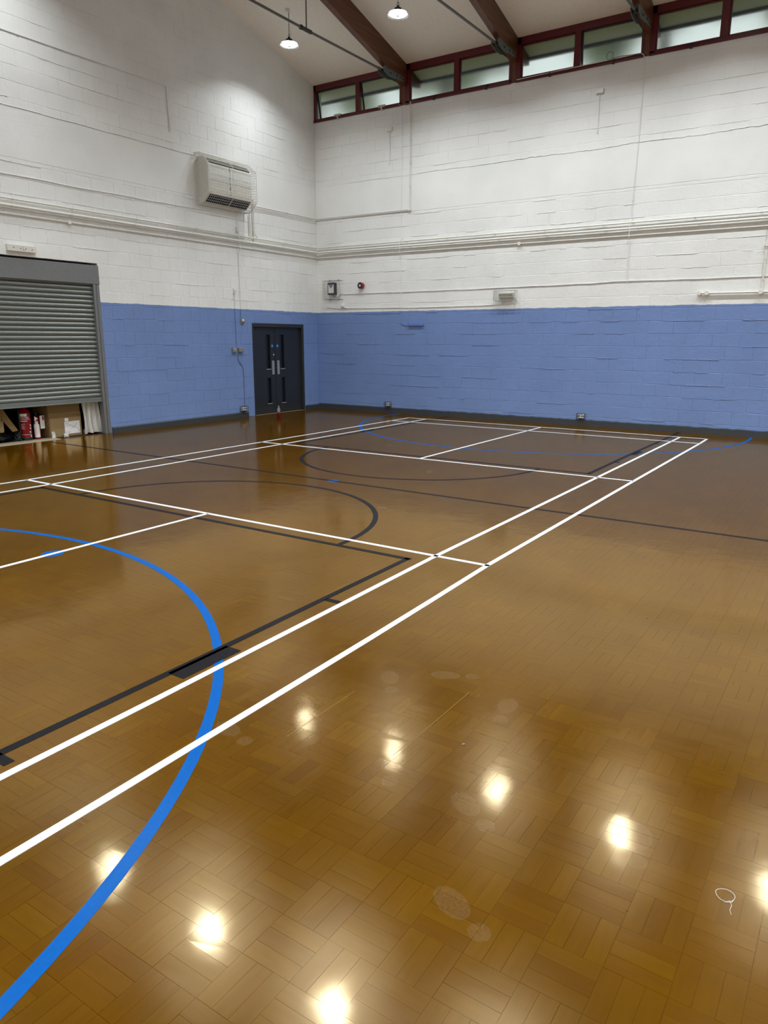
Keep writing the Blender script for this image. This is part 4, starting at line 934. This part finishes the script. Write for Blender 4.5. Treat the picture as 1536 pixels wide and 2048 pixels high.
# ------------------------------------------------------------------ fan heater in its cage
HY0, HY1 = 3.75, 4.92
ht = thing('fan_heater', 'cream fan heater high on the gable wall', 'heater', L(4.33, 4.62, 0))
hp = [(0.0, 5.07), (0.10, 5.07), (0.19, 5.04), (0.29, 4.92), (0.29, 4.385), (0.12, 4.23), (0.0, 4.23)]
obj('casing', MB().prism(hp, lambda u, v, t_: (XL + u, t_, v), HY0, HY1), M_CRM, ht, bevel=0.006)
def slope_panel(name, a, b_, m, y0, y1, lift, par, slats):
    (ua, va), (ub, vb) = a, b_; n_ = Vector((-(vb - va), ub - ua)).normalized()
    if n_.x < 0: n_ = -n_
    mb = MB().add([(XL + ua + n_.x * lift, y0, va + n_.y * lift), (XL + ua + n_.x * lift, y1, va + n_.y * lift), (XL + ub + n_.x * lift, y1, vb + n_.y * lift), (XL + ub + n_.x * lift, y0, vb + n_.y * lift)], [(0, 1, 2, 3)])
    o = obj(name, mb, m, par, smooth=False, fixn=False)
    sl = MB()
    for k in range(slats):
        f = (k + 0.5) / slats; u, v = ua + (ub - ua) * f, va + (vb - va) * f
        sl.tube([(XL + u + n_.x * (lift + .004), y0, v + n_.y * (lift + .004)), (XL + u + n_.x * (lift + .004), y1, v + n_.y * (lift + .004))], 0.003, 4)
    obj('louvre', sl, M_DARK, o)
slope_panel('inlet_grille', (0.198, 5.027), (0.282, 4.928), M_BLK, HY0 + 0.03, HY1 - 0.03, 0.003, ht, 4)
slope_panel('outlet_grille', (0.278, 4.375), (0.135, 4.245), M_BLK, HY0 + 0.03, HY1 - 0.03, 0.003, ht, 4)
obj('lower_panel', boxL(MB(), HY0 + 0.008, HY1 - 0.008, 4.40, 4.605, 0.29, 0.296), M_CRM, ht, bevel=0.003)
obj('upper_panel', boxL(MB(), HY0 + 0.008, HY1 - 0.008, 4.64, 4.91, 0.29, 0.294), M_WPL, ht, bevel=0.003)
obj('centre_seam', boxL(MB(), 4.315, 4.322, 4.39, 4.915, 0.2955, 0.298), M_GREY, ht, smooth=False)
obj('side_vent', boxL(MB(), HY1 - 0.001, HY1 + 0.003, 4.44, 4.62, 0.10, 0.24), M_DARK, ht, smooth=False)
obj('brand_plate', boxL(MB(), 4.305, 4.33, 4.52, 4.565, 0.296, 0.300), M_DARK, ht, smooth=False, label='small dark plate')
cg = thing('wire_guard', 'white wire cage over the fan heater', 'cage', L(4.33, 4.62, 0.37))
CP = [(0.0, 5.115), (0.17, 5.105), (0.37, 4.935), (0.37, 4.375), (0.17, 4.195), (0.0, 4.195)]
CY0, CY1 = 3.665, 4.985
def frm(y, r): return MB().tube([(XL + u, y, v) for u, v in CP], r, 6)
vw = MB(); n = 27
for k in range(1, n): vw.tube([(XL + u, CY0 + (CY1 - CY0) * k / n, v) for u, v in CP], 0.0030, 4)
obj('vertical_wires', vw, M_WIRE, cg)
hw = MB()
for i in range(len(CP) - 1):
    (ua, va), (ub, vb) = CP[i], CP[i + 1]; ln = math.hypot(ub - ua, vb - va); m_ = max(2, int(ln / 0.048))
    for k in range(m_): f = k / m_; hw.tube([(XL + ua + (ub - ua) * f, CY0, va + (vb - va) * f), (XL + ua + (ub - ua) * f, CY1, va + (vb - va) * f)], 0.0030, 4)
obj('horizontal_wires', hw, M_WIRE, cg)
for y in (CY0, CY1):
    sd = MB()
    for k in range(1, 8):
        u = 0.37 * k / 8; zt = 5.11 if u < 0.17 else 5.105 - (u - 0.17) * 0.85; zb = 4.195 if u < 0.17 else 4.195 + (u - 0.17) * 0.9
        sd.tube([(XL + u, y, zb), (XL + u, y, zt)], 0.0026, 4)
    for k in range(19):
        z = 4.21 + k * 0.048; um = 0.37
        if z > 4.935: um = 0.17 + (5.105 - z) / 0.85
        if z < 4.375: um = 0.17 + (z - 4.195) / 0.9
        sd.tube([(XL, y, z), (XL + min(0.37, um), y, z)], 0.0026, 4)
    obj('side_wires', sd, M_WIRE, cg)
    obj('frame_bar', frm(y, 0.0055), M_WIRE, cg)
obj('frame_bar', frm(4.33, 0.0055), M_WIRE, cg)
for u, v in ((0.17, 5.105), (0.37, 4.66), (0.37, 4.935), (0.37, 4.375), (0.17, 4.195), (0.004, 4.195), (0.004, 5.115)):
    obj('frame_bar', MB().cyl((XL + u, CY0, v), (XL + u, CY1, v), 0.005, 6), M_WIRE, cg)

# ------------------------------------------------------------------ exit light in a clear guard
t = thing('exit_light', 'black framed exit light with a downward arrow on the white wall by the corner', 'sign', R(-8.63, 2.82, 0))
hs = obj('housing', boxR(MB(), -8.737, -8.527, 2.678, 2.948, -0.003, 0.085), M_DARK, t, bevel=0.008)
fc = obj('face', boxR(MB(), -8.712, -8.552, 2.712, 2.905, 0.085, 0.088), M_PAPER, t, bevel=0.001, label='pale face panel')
ar = MB().prism([(-8.70, 2.90), (-8.564, 2.90), (-8.632, 2.815)], lambda u, v, s_: (u, YR - s_, v), 0.088, 0.0895)
obj('arrow', ar, mat('grey_blue_print', (0.16, 0.20, 0.26), 0.5), fc, smooth=False, label='grey downward arrow')
obj('flex', MB().tube([R(-8.62, 2.68, .03), R(-8.60, 2.63, .03), R(-8.5, 2.61, .03), R(-8.44, 2.64, .02), R(-8.42, 2.68, .015), R(-8.36, 2.69, .012)], 0.006, 6), M_GWIRE, t)
g_ = thing('clear_guard', 'clear guard box with wire edges around the exit light', 'cage', R(-8.6, 2.78, 0))
gm = MB(); a, b_, c, d, dp = -8.862, -8.352, 2.575, 2.993, 0.11
for uu in (a, b_): gm.tube([R(uu, d, 0), R(uu, d, dp), R(uu, c, dp), R(uu, c, 0)], 0.0028, 5)
for zz in (c, d): gm.tube([R(a, zz, dp), R(b_, zz, dp)], 0.0028, 5); gm.tube([R(a, zz, 0.004), R(b_, zz, 0.004)], 0.0028, 5)
gw = MB()
for k in range(1, 22): uu = a + (b_ - a) * k / 22; gw.tube([R(uu, c, 0.002), R(uu, c, dp), R(uu, c + 0.0, dp)], 0.0016, 4); gw.tube([R(uu, c, dp), R(uu, d, dp)], 0.0008, 4)
for k in range(1, 18): zz = c + (d - c) * k / 18; gw.tube([R(a, zz, 0.002), R(a, zz, dp)], 0.0016, 4); gw.tube([R(a, zz, dp), R(b_, zz, dp)], 0.0008, 4)
obj('frame', gm, M_GWIRE, g_); obj('mesh_wires', gw, M_GWIRE, g_)
for uu in (-8.72, -8.47):
    for zz in (c - 0.012, d + 0.012): obj('lug', boxR(MB(), uu - 0.01, uu + 0.01, zz - 0.012, zz + 0.012, 0, 0.02), M_GWIRE, g_)
t = thing('junction_box', 'round white junction box below the exit light', 'box', R(-8.30, 2.415, 0))
obj('body', MB().lathe([(0.042, 0), (0.044, 0.004), (0.044, 0.05), (0.036, 0.056)], (-8.345, YR, 2.425), 20, 'y'), M_WPL, t)
obj('spout', MB().tube([R(-8.33, 2.41, .03), R(-8.26, 2.375, .02), R(-8.2, 2.362, .012)], 0.012, 8), M_WPL, t)

# alarm sounder
t = thing('alarm_sounder', 'round red alarm sounder on the white wall', 'alarm', R(-7.80, 2.855, 0))
obj('base', MB().lathe([(0.068, 0), (0.070, 0.004), (0.070, 0.035)], (-7.80, YR, 2.855), 28, 'y'), M_EXT, t)
obj('horn', MB().lathe([(0.070, 0.035), (0.072, 0.04), (0.072, 0.085), (0.062, 0.090), (0.050, 0.070), (0.032, 0.062)], (-7.80, YR, 2.855), 28, 'y'), M_EXT, t)
obj('ring', MB().lathe([(0.060, 0.0905), (0.064, 0.092), (0.056, 0.088), (0.052, 0.076)], (-7.80, YR, 2.855), 28, 'y'), M_DARK, t)
obj('centre', MB().lathe([(0.030, 0.062), (0.030, 0.085), (0.022, 0.092), (0.001, 0.092)], (-7.80, YR, 2.855), 20, 'y'), M_CRM, t, label='cream centre')

# caged bulkhead lamp
t = thing('bulkhead_lamp', 'cream bulkhead lamp on the white wall inside a wire cage', 'lamp', R(-4.2, 2.53, 0))
obj('base', boxR(MB(), -4.36, -4.03, 2.475, 2.60, -0.003, 0.03), M_CRM, t, bevel=0.008)
obj('diffuser', boxR(MB(), -4.35, -4.04, 2.485, 2.59, 0.03, 0.075), mat('aged_diffuser', (0.50, 0.49, 0.42), 0.25), t, bevel=0.015)
rb = MB()
for k in range(14): u = -4.335 + k * 0.0215; boxR(rb, u, u + 0.006, 2.515, 2.575, 0.075, 0.078)
obj('diffuser_ribs', rb, M_GREY, t, smooth=False)
t = thing('wire_guard', 'grey wire cage over the bulkhead lamp', 'cage', R(-4.2, 2.53, 0.1))
a, b_, c, d, dp = -4.438, -3.972, 2.437, 2.628, 0.115
gm = MB()
for uu in (a, b_): gm.tube([R(uu, d, 0), R(uu, d, dp), R(uu, c, dp), R(uu, c, 0)], 0.005, 5)
for zz in (c, d): gm.tube([R(a, zz, dp), R(b_, zz, dp)], 0.005, 5)
gw = MB()
for k in range(1, 20): uu = a + (b_ - a) * k / 20; gw.tube([R(uu, d, 0.004), R(uu, d, dp), R(uu, c, dp), R(uu, c, 0.004)], 0.0016, 4)
for k in range(1, 7): zz = c + (d - c) * k / 7; gw.tube([R(a, zz, 0.004), R(a, zz, dp), R(b_, zz, dp), R(b_, zz, 0.004)], 0.0018, 4)
for k in range(1, 4): gw.tube([R(a, c, dp * k / 4), R(b_, c, dp * k / 4)], 0.0018, 4)
obj('frame', gm, M_GWIRE, t); obj('mesh_wires', gw, M_GWIRE, t)

# ------------------------------------------------------------------ small things on the floor
th = thing('thread', 'thin white thread looped on the parquet at the right edge', 'thread', (2.066, -4.713, 0))
pts = [(2.066 + 0.027 * math.cos(a) * (1 + 0.06 * math.sin(3 * a)), -4.703 + 0.028 * math.sin(a), 0.0018 + 0.001 * math.sin(2 * a)) for a in [2 * PI * k / 26 for k in range(27)]]
pts += [(2.088, -4.725, 0.0015), (2.070, -4.735, 0.0015), (2.082, -4.722, 0.003), (2.09, -4.738, 0.0015), (2.088, -4.760, 0.0012), (2.095, -4.778, 0.0012)]
obj('strand', MB().tube(pts, 0.0006, 5), M_WPL, th)
fl = thing('paint_flake', 'tiny pale flake lying near the third floor reflection', 'flake', (0.995, -4.387, 0))
obj('chip', MB().add([(0.99, -4.39, 0.0005), (1.002, -4.383, 0.004), (0.997, -4.376, 0.001), (0.988, -4.383, 0.003)], [(0, 1, 2), (0, 2, 3), (0, 3, 1), (1, 3, 2)]), M_CARD2, fl, smooth=False)
rr = random.Random(21); cr = None
for k in range(34):
    q = (rr.uniform(-2.2, 2.4), rr.uniform(-5.6, -1.5))
    if cr is None or k % 4 == 0:
        mb = MB().add([(rr.uniform(-.003, .003) + a, rr.uniform(-.002, .002) + b_, c) for a, b_, c in ((-.003, 0, 0.0003), (.003, -.001, 0.0003), (.001, .003, 0.0003), (0, 0, 0.002))], [(0, 1, 2), (0, 1, 3), (1, 2, 3), (2, 0, 3)])
        me_o = obj('grit_speck', mb, M_SACK, None, smooth=False); cr = me_o
    else: me_o = cr.copy(); COL.objects.link(me_o)
    me_o.location = (q[0], q[1], 0.0); tag(me_o, 'tiny dark speck of grit on the parquet', 'grit', 'specks of grit on the floor')
